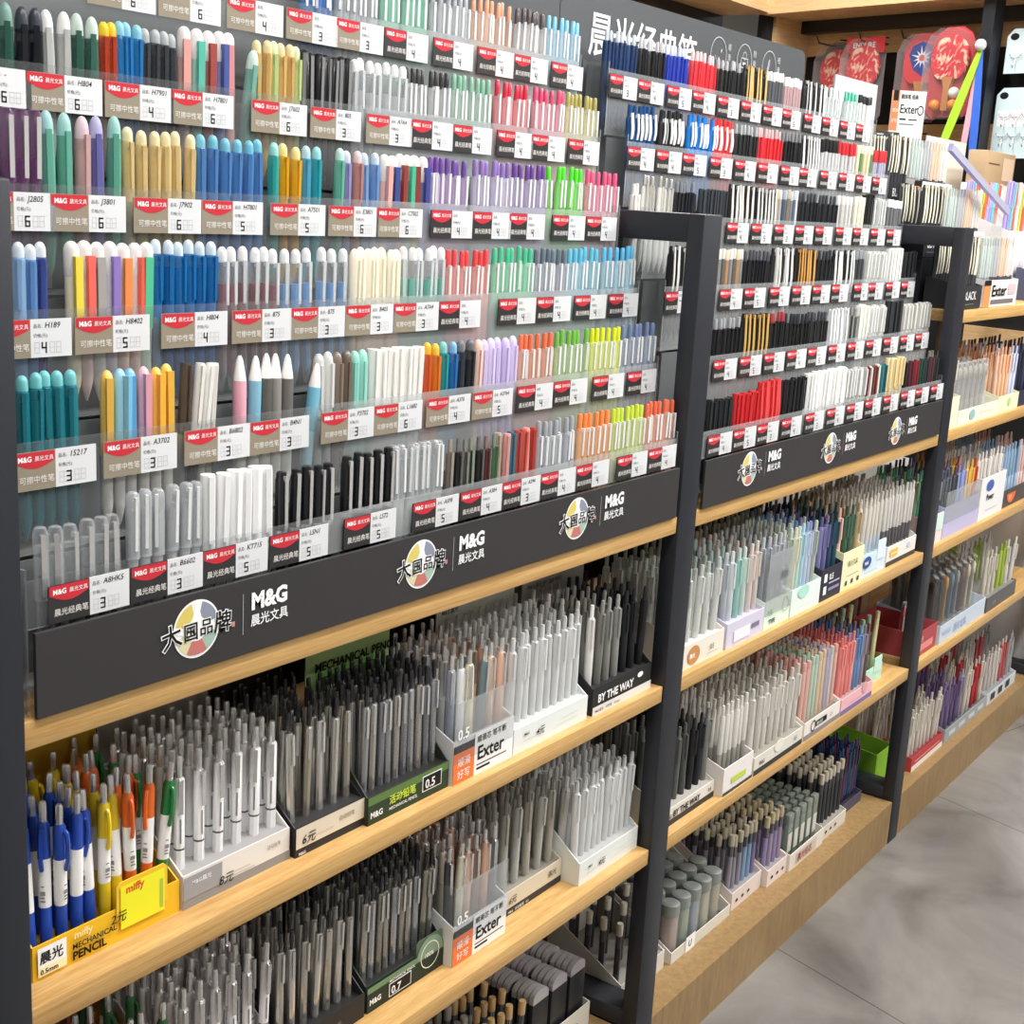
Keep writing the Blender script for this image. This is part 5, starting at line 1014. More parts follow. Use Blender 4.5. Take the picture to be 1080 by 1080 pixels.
both((.580, .004, S3), .172, .165, dict(fh=.036, sh=.11, card='#e4dcd4', label='white box with round black clock logo', insert='#75685f', ih=.030, base='#8a8480', fprint=lambda m, w, h: (m.ring(.040, .021, .009, .0115, K_), m.rect(.052, .016, .105, .027, K_), m.text('晨光自动', .055, .0185, .0075, W_, .0, -.0008), m.text('0.5', .12, .018, .011, ink('#8f877e'), .0))),
     dict(kind='stick', nx=9, ny=8, cols=PK, label='{c} pastel stick pencil in the clock logo box', group='pastel pencils in the clock logo box', jit=.006, z0=.008, name='pastel_pencil'))
PB = [('coral pink', '#dc8580', '#c9706c'), ('salmon', '#d87f7a', '#c56a66'), ('pink', '#e09490', '#cc7f7c'), ('steel blue', '#5d7fa6', '#4b6a8e'), ('blue', '#6788b4', '#54729a'), ('grey mauve', '#8f8490', '#7a707c'), ('brown', '#5c4c48', '#4b3d3a')]
both((.758, .0035, S3), .165, .165, dict(fh=.034, sh=.10, card='#e6b0b4', label='pink box with purple base on the lower shelf', insert='#a08a88', ih=.028, base='#7d6a9a', fprint=lambda m, w, h: (m.rect(.03, .016, .11, .0168, ink('#c98a90')), m.disc(.12, .030, .014, .012, ink('#d99ea6')))),
     dict(kind='matt', nx=8, ny=7, cols=PB, mode='band', label='{c} pen in the pink box', group='coloured pens in the pink box', jit=.01, z0=.012, cat='pen', name='colour_barrel_pen'))
both((.928, .030, S3), .12, .15, dict(fh=.036, sh=.06, card='#b4dccb', label='mint green box at the lower shelf end', insert='#5d7a68', ih=.012, tab=(.07, .112, .056, '#bfe4d4')),
     dict(kind='stick', nx=3, ny=3, cols=[('pale green', '#a9c4a0', '#95b08c'), ('mint', '#a3c2a6', '#8faf92'), ('pale yellow', '#d3cf9c', '#bfbb88')], label='{c} slim pencil in the mint green box', group='slim pencils in the mint box', jit=.015, z0=.006, name='slim_pencil', x_in=.02))
def bag(loc, w, h, d, label, group=None, tint='#8c2b34', rz=0., n=3):
    r = thing('clear_bag', label, 'bag', group); r.location = loc; r.rotation_euler = (0, 0, rz)
    m = MB(); prof = []
    for i in range(9):
        u = i / 8; prof.append((-(w / 2) * (1 - .10 * u ** 3), h * u))
    for i in range(9):
        a = math.pi * i / 8; prof.append((-(w * .45) * math.cos(a), h + w * .22 * math.sin(a)))
    for i in range(8, -1, -1):
        u = i / 8; prof.append(((w / 2) * (1 - .10 * u ** 3), h * u))
    m.poly(prof, BLISTER, Matrix.Translation((0, -d / 2, 0)), d); link('film', m.mesh('film'), r)
    q = MB(); rr = random.Random(len(label))
    for i in range(n):
        x = -w * .3 + w * .6 * (i + .5) / n
        q.lathe([(.002, .004), (.004, .02), (.004, h * .7), (.006, h * .72), (.006, h * .9), (.002, h * .96)], T_OPAQ, 8, Matrix.Translation((x, rr.uniform(-.001, .001), 0)))
    link('bagged_pen', q.mesh('bagged_pens'), r, color=tint) if n == 1 else None
    if n > 1:
        one = MB().lathe([(.002, .004), (.004, .02), (.004, h * .7), (.006, h * .72), (.006, h * .9), (.002, h * .96)], T_OPAQ, 8).mesh('bagged_pen')
        for i in range(n): link('bagged_pen', one, r, loc=(-w * .3 + w * .6 * (i + .5) / n, 0, 0), color=tint)
    return r
for i in range(4):
    bag((1.255 + .042 * i, .215 + .035 * (i % 2), S3 + .001), .072, .150, .014, 'dark red clear bag of pens behind the red card box', 'dark red bags of pens', '#8a2630', rz=-.9, n=3)
for i in range(3):
    bag((-.050, .215 + .03 * i, S2 + .001), .075, .180, .012, 'clear bag of grey pens behind the black box', 'bags of grey pens behind the black box', '#b9b7ae', rz=.1, n=4)

# --- middle bay, plinth
def tube_eraser(k):
    m = MB().lathe([(.016, 0), (.017, .002), (.017, .086), (.015, .088)], T_GLASS, 12); return m
EM = tube_eraser(0).mesh('clear_tube'); EC = MB().lathe([(.0172, .080), (.0176, .082), (.0172, .100), (.014, .102), (.010, .102)], T_FROST, 12).mesh('cap'); EI = MB().box((-.0105, -.0105, .004), (.0105, .0105, .074), T_OPAQ).mesh('eraser_block', False)
def tubes(loc, nx, ny, cols, lab, grp):
    for j in range(ny):
        for i in range(nx):
            cn, c = cols[i % len(cols)]
            o = link('eraser_tube', EM, color='#c6cbc9'); link('cap', EC, o, color='#9aa09d'); link('eraser_block', EI, o, color=c)
            o.location = (loc[0] + .022 + .0395 * i + (.018 if j % 2 else 0), loc[1] + .022 + .040 * j, loc[2] + .003); thing(o, lab.replace('{c}', cn), 'eraser', grp)
display_box((.216, .056, S0), .225, .175, .022, .11, '#d6d1c6', 'cream tray of clear eraser tubes on the middle plinth', '#66645f', .002, fprint=lambda m, w, h: (m.rect(.05, .0, .085, .030, W_), m.text('U', .060, .008, .018, K_, .02, -.0006)))
tubes((.216, .056, S0), 5, 4, [('pink', '#cf9d98'), ('green', '#93ad8e'), ('blue', '#8aa7c4'), ('cream', '#d9d2b4'), ('beige', '#c6b391')], '{c} eraser in clear tube on the middle plinth', 'clear eraser tubes')
BL = [('grey', '#8f8c98', '#c5bda8'), ('grey', '#8f8c9a', '#c5bda8'), ('blue', '#86a2bf', '#c5bda8'), ('blue', '#7f9dbd', '#c5bda8'), ('purple', '#7d719a', '#c5bda8')]
both((.455, .060, S0), .126, .18, dict(fh=.036, sh=.125, card='#dccfc8', label='pale pink box of blue and grey capped pencils', insert='#8f8a88', ih=.030, fprint=HOLES),
     dict(kind='capstick', nx=6, ny=7, cols=BL, mode='band', label='{c} pencil with cream cap in the pale pink box', group='blue and grey capped pencils', jit=.008, z0=.006, dz=.01))
both((.585, .048, S0), .090, .18, dict(fh=.036, sh=.115, card='#e0d2cc', label='narrow pink white box of purple capped pencils', insert='#8f8a88', ih=.030, fprint=HOLES),
     dict(kind='capstick', nx=4, ny=7, cols=[('purple', '#8a7fa3', '#cdbf9f'), ('mauve', '#94879f', '#cdbf9f')], label='{c} pencil with cream cap in the narrow box', group='purple capped pencils', jit=.008, z0=.008))
def caseboxes(loc):
    display_box(loc, .168, .18, .036, .085, '#dcd6cc', 'white box of grey clear lead cases on the plinth', '#6d6a66', .010, fprint=lambda m, w, h: (m.rect(.03, .006, .13, .030, ink('#c9bfae')), m.text('晨光铅芯', .035, .011, .018, ink('#9a3a34'), .02, -.0006)))
    b = MB().bevbox((-.011, -.006, 0), (.011, .006, .088), T_CLEAR, .002).mesh('case'); c = MB().bevbox((-.0115, -.0065, .080), (.0115, .0065, .102), T_OPAQ, .003).mesh('lid'); lb = MB().box((-.009, -.0064, .02), (.009, -.0061, .06), T_MATT).mesh('paper_label', False)
    for j in range(8):
        for i in range(5):
            o = link('lead_case', b, color='#8d9a90'); link('lid', c, o, color='#7c857c'); link('paper_label', lb, o, color='#c9c7bb')
            o.location = (loc[0] + .022 + .031 * i, loc[1] + .020 + .020 * j, loc[2] + .012); thing(o, 'grey green clear lead case in the white plinth box', 'lead case', 'grey green lead cases')
caseboxes((.676, .042, S0))
both((.848, .046, S0), .130, .20, dict(fh=.030, sh=.09, card='#d2ccc0', label='cream box of black pencils with cream caps', insert='#8f8a80', ih=.028, fprint=HOLES),
     dict(kind='capstick', nx=6, ny=8, cols=[('', '#2c2f33', '#cfc8b4')], label='black pencil with cream cap in the cream plinth box', group='black cream capped pencils', jit=.008, z0=.012))
NV = [('navy', '#1d2f52', '#2b4470'), ('dark teal', '#1f4a5e', '#2b6078'), ('plum', '#5c2a44', '#7a3a58'), ('dark blue', '#24386a', '#30497f')]
both((.985, .062, S0), .125, .18, dict(fh=.024, sh=.06, card='#4a4658', label='dark tray of navy pens at the plinth end', insert='#222228', ih=.014),
     dict(kind='gel', nx=8, ny=7, cols=NV, label='{c} pen in the dark plinth tray', group='navy and plum pens on the plinth', jit=.01, z0=.006, name='dark_click_pen', cat='pen'))
display_box((1.210, .070, S0), .095, .15, .075, .088, '#7fb52c', 'empty lime green card box by the far post', '#8d8c74', .03, header=.165, hcol='#8d8f7a')
structure_note = None

# --- far bay
CG = [('', '#cfcbc2', '#a89a8c'), ('', '#c6c1b8', '#9d8f82')]
both((1.212, .012, SM), .080, .15, dict(fh=.070, sh=.10, card='#e3dec4', label='cream box against the far post at waist height', insert='#a9a58c', ih=.04), dict(kind='frost', nx=3, ny=4, cols=[('', '#d9d6cc', '#cfcbbf')], label='clear pen in the cream box by the far post', group='clear pens by the far post', jit=.015, z0=.02, cat='pen', name='clear_pen'))
both((1.296, .012, SM), .30, .16, dict(fh=.034, sh=.07, card='#e6e3d0', label='long cream tray of clear pouches at waist height', insert='#a5a292', ih=.012, fprint=lambda m, w, h: (m.disc(.10, .018, .020, .012, ink('#8fb4b8')), m.rect(.15, .016, .26, .0168, ink('#b9b49c')))), None)
for i in range(7):
    for j in range(3):
        bag((1.330 + .038 * i, .045 + .045 * j, SM + .014), .036, .112, .010, 'clear pouch of grey pens with brown top in cream tray', 'clear pouches in the cream tray', '#9c948a', n=2)
both((1.602, .014, SM), .17, .15, dict(fh=.040, sh=.08, card='#dfe2bf', label='pale lime box of peach pens at waist height', insert='#a9a98c', ih=.03, fprint=lambda m, w, h: m.disc(.09, .022, .012, .010, ink('#b9c98a'))), dict(kind='matt', nx=6, ny=4, cols=[('peach', '#e0b294', '#cfa080'), ('light orange', '#e3b08a', '#d09c76'), ('pale blue', '#c6cde0', '#b2b9cc')], mode='band', label='{c} pen in the pale lime box', group='peach pens at waist height', jit=.015, z0=.01, cat='pen', name='click_ballpoint'))
both((1.78, .016, SM), .26, .15, dict(fh=.040, sh=.08, card='#2a2c44', label='navy box of dark pens at waist height', insert='#1c1d2c', ih=.03, fprint=lambda m, w, h: m.text('X 0.5', .06, .012, .016, W_, .02)), dict(kind='matt', nx=9, ny=3, cols=[('navy', '#2c3152', '#3a4068'), ('black', '#1c1d24', '#2a2b34')], label='{c} pen in the navy box', group='dark pens at waist height', jit=.015, z0=.01, cat='pen', name='dark_pen'))
both((1.212, .014, S2), .080, .15, dict(fh=.050, sh=.09, card='#e6d6d0', label='pink white box with mint flap by the far post', insert='#a0a09a', ih=.03, tab=(.03, .078, .07, '#cfe4dc')), dict(kind='matt', nx=4, ny=5, cols=[('pale green', '#bccfae', '#a9bc9c'), ('mint green', '#52b594', '#43997c'), ('aqua', '#9accc0', '#88b8ad'), ('grey', '#8e8f94', '#7c7d82')], label='{c} pen in the pink white box', group='green pens by the far post', jit=.015, z0=.012, cat='pen', name='push_pen'))
both((1.298, .014, S2), .255, .15, dict(fh=.075, sh=.10, card='#b9b4d6', label='lavender clear fronted box with bright pens', insert='#8f8aa8', ih=.03, clear=.11), dict(kind='matt', nx=9, ny=4, cols=[('slate', '#5f646c', '#50545c'), ('dark grey', '#4c4e55', '#3e4046'), ('lilac blue', '#8c98c9', '#7884b4'), ('yellow', '#dfb45a', '#cb9f48'), ('orange red', '#c9552f', '#b34826')], mode='band', label='{c} pen in the lavender clear fronted box', group='bright pens in the lavender box', jit=.02, z0=.012, cat='pen', name='bright_pen'))
both((1.560, .014, S2), .20, .15, dict(fh=.105, sh=.11, card='#e3e3e3', label='tall white box with blue oval logo', insert='#a9a9a9', ih=.03, fprint=lambda m, w, h: (m.disc(.07, .082, .030, .014, ink('#4c64a8')), m.text('Power', .05, .046, .022, K_, .03), m.rect(.05, .02, .15, .0215, ink('#aab0bd')))), dict(kind='frost', nx=7, ny=3, cols=[('', '#e6e0d9', '#d9d2ca')], label='pearl pen in the tall white box', group='pearl pens in the tall white box', jit=.02, z0=.02, cat='pen', name='push_button_pen'))
both((1.768, .016, S2), .30, .15, dict(fh=.046, sh=.10, card='#4b4643', label='dark brown box with orange semicircle logo', insert='#3a3634', ih=.03, fprint=lambda m, w, h: (m.disc(.07, .034, .038, .026, ink('#e0703f'), -.0003, 16, math.pi, 2 * math.pi), m.text('晨光', .048, .018, .014, ink('#f3c9a8'), .0, -.0006))), dict(kind='grip', nx=11, ny=3, cols=[('blue', '#93b0cc', '#a9c4dc'), ('blue', '#8fadc9', '#a5c1da'), ('pink', '#e0bcb4', '#ecd2cc'), ('pink', '#dcb5ac', '#e9cdc6')], mode='band', label='{c} pen in the dark brown box', group='blue and pink pens in the brown box', jit=.015, z0=.014, cat='pen', name='two_tone_pen'))
both((1.214, .016, S3), .145, .15, dict(fh=.060, sh=.065, card='#a9434a', label='red card box by the far post on lower shelf', insert='#6e2a30', ih=.02, fprint=lambda m, w, h: (m.rect(.02, .012, .12, .030, ink('#d98a84')), m.text('2B', .03, .034, .02, ink('#e9b0aa'), .0))), None)
for i in range(4): bag((1.245 + .028 * i, .06, S3 + .022), .028, .095, .008, 'small clear red bag in the red card box', 'red bags in the red box', '#a8323c', n=2)
both((1.366, .010, S3), .350, .16, dict(fh=.046, sh=.07, card='#c3cedb', label='pale blue tray of round topped pouches', insert='#85857f', ih=.020, fprint=lambda m, w, h: (m.text('晨光文具', .10, .012, .024, ink('#8aa2bd'), .0), m.rect(.02, .02, .08, .03, ink('#a9bacb')))), None)
for i, (cn, c) in enumerate([('black', '#33312f'), ('black', '#3a3733'), ('gold', '#b5894a'), ('blue', '#5f7f95'), ('silver', '#8d8f92'), ('brown', '#7d5a50'), ('cream', '#c9bfa9'), ('cream', '#cfc6b3')]):
    for j in range(3):
        bag((1.395 + .042 * i, .048 + .045 * j, S3 + .022), .052, .125, .010, cn + ' pen pouch with round top in pale blue tray', 'round topped pouches', c, rz=.7, n=3)
both((1.724, .008, S3), .26, .16, dict(fh=.040, sh=.06, card='#5a5856', label='dark grey tray on the lower far shelf', insert='#7d7b77', ih=.038, fprint=lambda m, w, h: m.text('0.38', .05, .012, .016, ink('#a5a3a0'), .0)), dict(kind='frost', nx=7, ny=3, cols=[('ivory', '#d2ccbf', '#c3bdb0'), ('lime', '#a9bf4a', '#96ab3c'), ('white', '#dcdad5', '#cfcdc8')], mode='band', label='{c} pen in the dark grey tray', group='pens in the dark grey tray', jit=.03, z0=.014, cat='pen', name='plain_pen'))
both((1.345, .030, S0), .225, .16, dict(fh=.036, sh=.050, card='#b5393c', label='red and white box of clear bagged pens on plinth', insert='#7a2c30', ih=.03, fprint=lambda m, w, h: (m.rect(0, 0, w, .014, ink('#e3dcd4')), m.rect(.02, .020, .20, .023, ink('#e3b0a9')))), dict(kind='frost', nx=8, ny=4, cols=[('', '#d6cfc2', '#c9c2b4')], label='ivory pen in the red and white plinth box', group='ivory pens in the red box', jit=.03, z0=.01, cat='pen', name='plain_pen'))
both((1.590, .030, S0), .34, .17, dict(fh=.034, sh=.09, card='#9aa0a4', label='grey tray of purple and white pens on plinth', insert='#5c5f64', ih=.02, fprint=lambda m, w, h: [m.rect(.03 + .08 * i, .010, .08 + .08 * i, .022, ink('#c9ced2')) for i in range(4)]), dict(kind='frost', nx=10, ny=4, cols=[('purple', '#76648c', '#8a789f'), ('plum', '#6b5a80', '#806e95'), ('mauve', '#9a8ea6', '#ada2b8'), ('ivory', '#d3cbbb', '#c6beae'), ('red', '#b5383c', '#c9b9ae'), ('cream', '#d9d2c3', '#ccc5b6')], mode='band', label='{c} pen in the grey plinth tray', group='purple and white pens on the plinth', jit=.02, z0=.01, cat='pen', name='plastic_pen'))
both((1.945, .030, S0), .27, .17, dict(fh=.034, sh=.09, card='#c9ced2', label='pale grey box with white and red pens at plinth end', insert='#85898e', ih=.03, fprint=lambda m, w, h: [m.rect(.03 + .07 * i, .008, .07 + .07 * i, .028, ink('#3a3c40')) for i in range(3)]), dict(kind='frost', nx=8, ny=3, cols=[('greyish', '#c3bdb6', '#b5afa8'), ('pale', '#cfc8c0', '#c2bbb3'), ('red', '#bd5a5c', '#cfc0b8'), ('grey', '#a5a19d', '#98948f')], mode='band', label='{c} pen in the pale grey plinth box', group='white and red pens at the plinth end', jit=.02, z0=.01, cat='pen', name='pale_pen'))
# ------------------------------------------------------------------ boxes on the topmost far shelf, standing on a stepped riser
r = thing('stepped_riser', 'black stepped riser under stacked pen boxes on the topmost far shelf', 'riser'); r.location = (1.215, .02, SU)
part('middle_step', MB().box((1.215, .108, SU + .0005), (1.65, .198, SU + .105), BLACKP), r)
part('upper_step', MB().box((1.215, .199, SU + .0005), (1.65, .285, SU + .210), BLACKP), r)
GP = [('mint clear', '#c3d0cb', '#8b8e90'), ('grey clear', '#b9bcbe', '#4b4c50'), ('peach', '#e3c6ae', '#4b4c50'), ('ivory', '#dcd9d4', '#4b4c50')]
ROW = ['front row', 'middle row', 'back row']
for i, (y, z) in enumerate(((.016, SU + .001), (.110, SU + .106), (.202, SU + .211))):
    both((1.222, y, z), .140, .082, dict(fh=.050, sh=.065, card='#26272b', label='black box of cream clip pens, %s above the topmost shelf' % ROW[i], insert='#1f2023', ih=.02, fprint=lambda m, w, h: (m.text('BLACK', .018, .020, .026, W_, .0), m.rect(.02, .010, .09, .0110, ink('#8a8a8e')))),
         dict(kind='wavy', nx=7, ny=2, cols=[('', '#37383c', '#e3dfc9')], label='dark pen with cream clip in the black box, ' + ROW[i], group='cream clip pens, ' + ROW[i], jit=.01, z0=.008, cat='pen', name='cream_clip_pen'))
    both((1.374, y, z), .262, .082, dict(fh=.060, sh=.075, card='#e4e2e2', label='white and orange Exter box, %s above the topmost shelf' % ROW[i], insert='#c9c9c9', ih=.02,
         fprint=lambda m, w, h: (m.rect(0, 0, .050, h, ink('#e98a55')), m.rect(.0, h - .012, .050, h, K_, -.0005), m.text('Exter', .060, .024, .036, K_, .02, -.0006, sx=1.4), m.rect(.060, .006, .235, .016, ink('#6d6a70')), m.rect(.185, .026, .245, .050, ink('#c9b3b9')))),
         dict(kind='grip', nx=13, ny=2, cols=GP, mode='band', label='{c} pen with dark grip in the Exter box, ' + ROW[i], group='dark grip pens above the shelf, ' + ROW[i], jit=.008, z0=.008, cat='pen', name='clear_grip_pen'))
def header_sign(name, label, loc, w, h, mat, prt=None, rz=0.):
    o = link(name, MB().box((0, 0, 0), (w, .004, h), mat).mesh(name, False)); o.location = loc; o.rotation_euler = (0, 0, rz)
    thing(o, label, 'sign')
    if prt: p = MB(); prt(p); link('lettering', p.mesh('lettering', False), o)
CREAM = solid('pale_grey_card', '#c3c5c8', .5)
header_sign('header_card', 'tall pale grey header card behind the far rack end', (1.152, .322, 1.3855), .245, .305, CREAM)
def p_ext(m):
    k0 = len(m.v)
    m.rect(.0, .0, .026, .094, ink('#e2855a')); m.rect(.004, .070, .022, .094, K_, -.0004); m.text('顺滑', .004, .044, .010, ink('#f3d6c6'), .01, -.0006); m.text('好写', .004, .020, .010, ink('#f3d6c6'), .01, -.0006)
    m.text('圆珠笔 经典', .031, .076, .0115, K_, .02, -.0006); m.text('Exter', .030, .042, .029, K_, .012, -.0006); m.ring(.1035, .050, .0085, .0115, K_, -.0006); m.rect(.032, .026, .055, .030, K_, -.0006); m.rect(.065, .026, .095, .029, K_, -.0006); m.rect(.032, .015, .085, .018, ink('#77787c'), -.0006)
    m.v[k0:] = [(x * .71, y, z + .391) for x, y, z in m.v[k0:]]
header_sign('header_card', 'white Exter header card with orange edge above the far boxes', (1.574, .352, SU + .0005), .084, .485, solid('white_card', '#e9e9ea', .5), p_ext, rz=-.85)
header_sign('header_card', 'small black header card with white drawing at the far rack end', (1.498, .357, SU + .0005), .070, .385, solid('black_card', '#2d2d31', .5), lambda m: (m.rect(.006, .377, .025, .380, ink('#bdbdbf')), m.text('0.5', .008, .345, .024, ink('#dcdcde'), .02), m.rect(.010, .336, .055, .339, ink('#bdbdbf'))), rz=-.6)
header_sign('header_card', 'cream header card with raised corner behind peach topped pens', (1.88, .362, SU + .0005), .32, .40, solid('cream_card', '#e6e2d8', .5))
o = link('display_strip', MB().box((0, 0, 0), (.47, .010, .016), clear_mat('lilac_clear', '#b9b4ea', .45, .1)).mesh('display_strip')); o.location = (1.292, .098, 1.545); o.rotation_euler = (0, R(15.5), -.02); thing(o, 'translucent lilac strip sloping down beside the white boxes', 'strip')
q_ = link('clear_panel', MB().add([(1.662, .101, SU + .0008), (1.740, .101, SU + .0008), (1.740, .101, 1.412), (1.662, .101, 1.434), (1.662, .1035, SU + .0008), (1.740, .1035, SU + .0008), (1.740, .1035, 1.412), (1.662, .1035, 1.434)], [(0, 1, 2, 3), (7, 6, 5, 4), (0, 4, 5, 1), (1, 5, 6, 2), (2, 6, 7, 3), (3, 7, 4, 0)], ACRYL).mesh('clear_panel', False)); q_.parent = o; bpy.context.view_layer.update(); q_.matrix_parent_inverse = o.matrix_world.inverted()
both((1.800, .10, SU + .001), .30, .13, dict(fh=.17, sh=.21, card='#ecebee', label='white open organiser box on the topmost far shelf', insert='#dcdbe0', ih=.135),
     dict(kind='slimcap', nx=12, ny=2, cols=[('lilac', '#b9aee0', '#a99ed0'), ('violet', '#a99fda', '#9990ca'), ('aqua', '#7fcbd3', '#6fbbc3'), ('coral', '#e0705c', '#cf604c'), ('white', '#ece8e2', '#ddd9d3'), ('lime', '#c3cf62', '#b3bf52'), ('orange', '#e2764c', '#d1663c')], label='{c} pen in the white organiser box', group='bright pens in the white organiser', jit=.015, z0=.145, cat='pen', name='organiser_pen'))
both((1.88, .012, SU + .001), .26, .08, dict(fh=.06, sh=.08, card='#454b66', label='slate blue box at the far end of the topmost shelf', insert='#2e3244', ih=.02), dict(kind='slimcap', nx=8, ny=2, cols=[('white', '#e6e3ea', '#d6d3da'), ('pale blue', '#b9c3dc', '#a9b3cc')], label='{c} pen in the slate blue box', group='pens in the slate blue box', jit=.02, z0=.01, cat='pen', name='pale_pen'))
s_ = link('card_stand', MB().box((0, 0, 0), (.27, .06, .290), solid('white_card_stand', '#e6e3de', .5)).mesh('card_stand', False)); s_.location = (2.02, .245, SU + .0005); thing(s_, 'white card stand holding up the kraft brown set', 'stand')
o = link('gift_box', MB().bevbox((0, 0, 0), (.26, .05, .085), solid('kraft_card', '#b59a78', .6), .002).mesh('gift_box')); o.location = (2.03, .248, SU + .291); thing(o, 'kraft brown boxed set above the white organiser', 'box')
link('window_label', MB().rect(.15, .012, .25, .072, ink('#d9bfa4'), -.0004).rect(.02, .05, .12, .054, ink('#6d563c'), -.0004).mesh('window_label', False), o)

# ------------------------------------------------------------------ corner wall shelving with hanging goods
PC = Vector((2.722, 1.255, 0)); A2 = R(75); DV = Vector((-math.cos(A2), -math.sin(A2), 0)); NV_ = Vector((DV.y, -DV.x, 0))   # NV_ points towards the shop
if NV_.x > 0: NV_ = -NV_
RZ2 = math.atan2(DV.y, DV.x)
def wl(s, z, off=0.): return PC + DV * s + NV_ * off + Vector((0, 0, z))
def wbox(s0, s1, z0, z1, o0, o1, mat, mb=None):
    m = mb or MB(); vs = [wl(s, z, o) for z in (z0, z1) for s, o in ((s0, o1), (s1, o1), (s1, o0), (s0, o0))]
    return m.add(vs, [(0, 3, 2, 1), (4, 5, 6, 7), (0, 1, 5, 4), (1, 2, 6, 5), (2, 3, 7, 6), (3, 0, 4, 7)], mat)
r = thing('wall_rack', 'tall black framed wall rack with oak panels behind the bat packs', 'wall rack'); r.location = PC
for s in (.0, .86, 1.75):
    part('upright', wbox(s - .02, s + .02, 0, 2.6, -.02, .03, BLACKP), r)
part('top_shelf', wbox(.02, 1.75, 2.040, 2.10, -.19, .06, WOOD_B), r)
part('cross_bar', wbox(.02, 1.75, 2.0, 2.040, -.17, -.13, BLACKP), r)
part('back_board', wbox(.02, 1.75, 0, 2.6, -.21, -.19, DARK), r)
for z0, z1 in ((1.93, 2.03), (1.62, 1.70), (1.30, 1.38), (1.0, 1.08)):
    part('oak_slat', wbox(.02, 1.75, z0, z1, -.19, -.175, WOOD_B), r)
part('end_panel', wbox(.021, .036, .2, 2.04, -.175, .0, WOOD_B), r)
part('added_white_base', wbox(.04, 1.74, .0, .62, -.17, .02, solid('gloss_white', '#f4f5f5', .25)), r)  # white block added so the gap past the far bay reads bright
r = thing('wall_rack', 'black framed wall rack with oak panels behind the header board', 'wall rack'); r.location = PC
m0 = PC.x
part('top_shelf', MB().box((m0 - 1.6, PC.y - .03, 2.045), (m0 - .03, PC.y + .30, 2.11), WOOD_B), r)
part('cross_bar', MB().box((m0 - 1.6, PC.y + .16, 2.0), (m0 - .03, PC.y + .20, 2.045), BLACKP), r)
part('back_board', MB().box((m0 - 1.6, PC.y + .31, 0), (m0 - .03, PC.y + .33, 2.6), DARK), r)
part('oak_panel', MB().box((m0 - 1.0, PC.y + .295, 1.0), (m0 - .04, PC.y + .31, 2.02), WOOD_B), r)
part('upright', MB().box((m0 - 1.62, PC.y - .03, 0), (m0 - 1.58, PC.y + .03, 2.6), BLACKP), r)

def hook(s, z, lab):
    o = link('display_hook', MB().tube([wl(s, z, -.174), wl(s, z - .005, -.10), wl(s, z - .004, -.03), wl(s, z + .018, -.015)], .0028, BLACKP).tube([wl(s + .0, z + .02, -.174), wl(s, z + .018, -.14)], .0022, BLACKP).mesh('display_hook')); thing(o, lab, 'hook', 'black wall hooks')
def swirl_mat(name, c1, c2, c3):
    m, nt, b, o_ = nodes(name); tc = nt.nodes.new('ShaderNodeTexCoord')
    n = nt.nodes.new('ShaderNodeTexNoise'); n.inputs['Scale'].default_value = 10; n.inputs['Distortion'].default_value = 5; n.inputs['Detail'].default_value = 1
    nt.links.new(tc.outputs['Object'], n.inputs[0]); cr = nt.nodes.new('ShaderNodeValToRGB')
    e = cr.color_ramp.elements; e[0].position = .42; e[0].color = lin(c1); e[1].position = .66; e[1].color = lin(c3)
    x = e.new(.56); x.color = lin(c2); x2 = e.new(.52); x2.color = lin(c1)
    nt.links.new(n.outputs[0], cr.inputs[0]); nt.links.new(cr.outputs[0], b.inputs['Base Color']); b.inputs['Roughness'].default_value = .4
    return m
REDSW = swirl_mat('red_rubber_print', '#dc3540', '#f08078', '#f0d8b8'); BLUESW = swirl_mat('blue_star_print', '#27408f', '#4f6cc0', '#eef0f6')
REDP = solid('red_rubber', '#e03a44', .45); ORB = solid('orange_ball', '#f0922c', .35); WHB = solid('white_ball', '#f4f4f2', .35)
def sphere(c, rad, mat):
    m = MB(); n = 8; m.lathe([(0, -rad)] + [(rad * math.sin(math.pi * i / n), -rad * math.cos(math.pi * i / n)) for i in range(1, n)] + [(0, rad)], mat, 12, Matrix.Translation(c)); return m
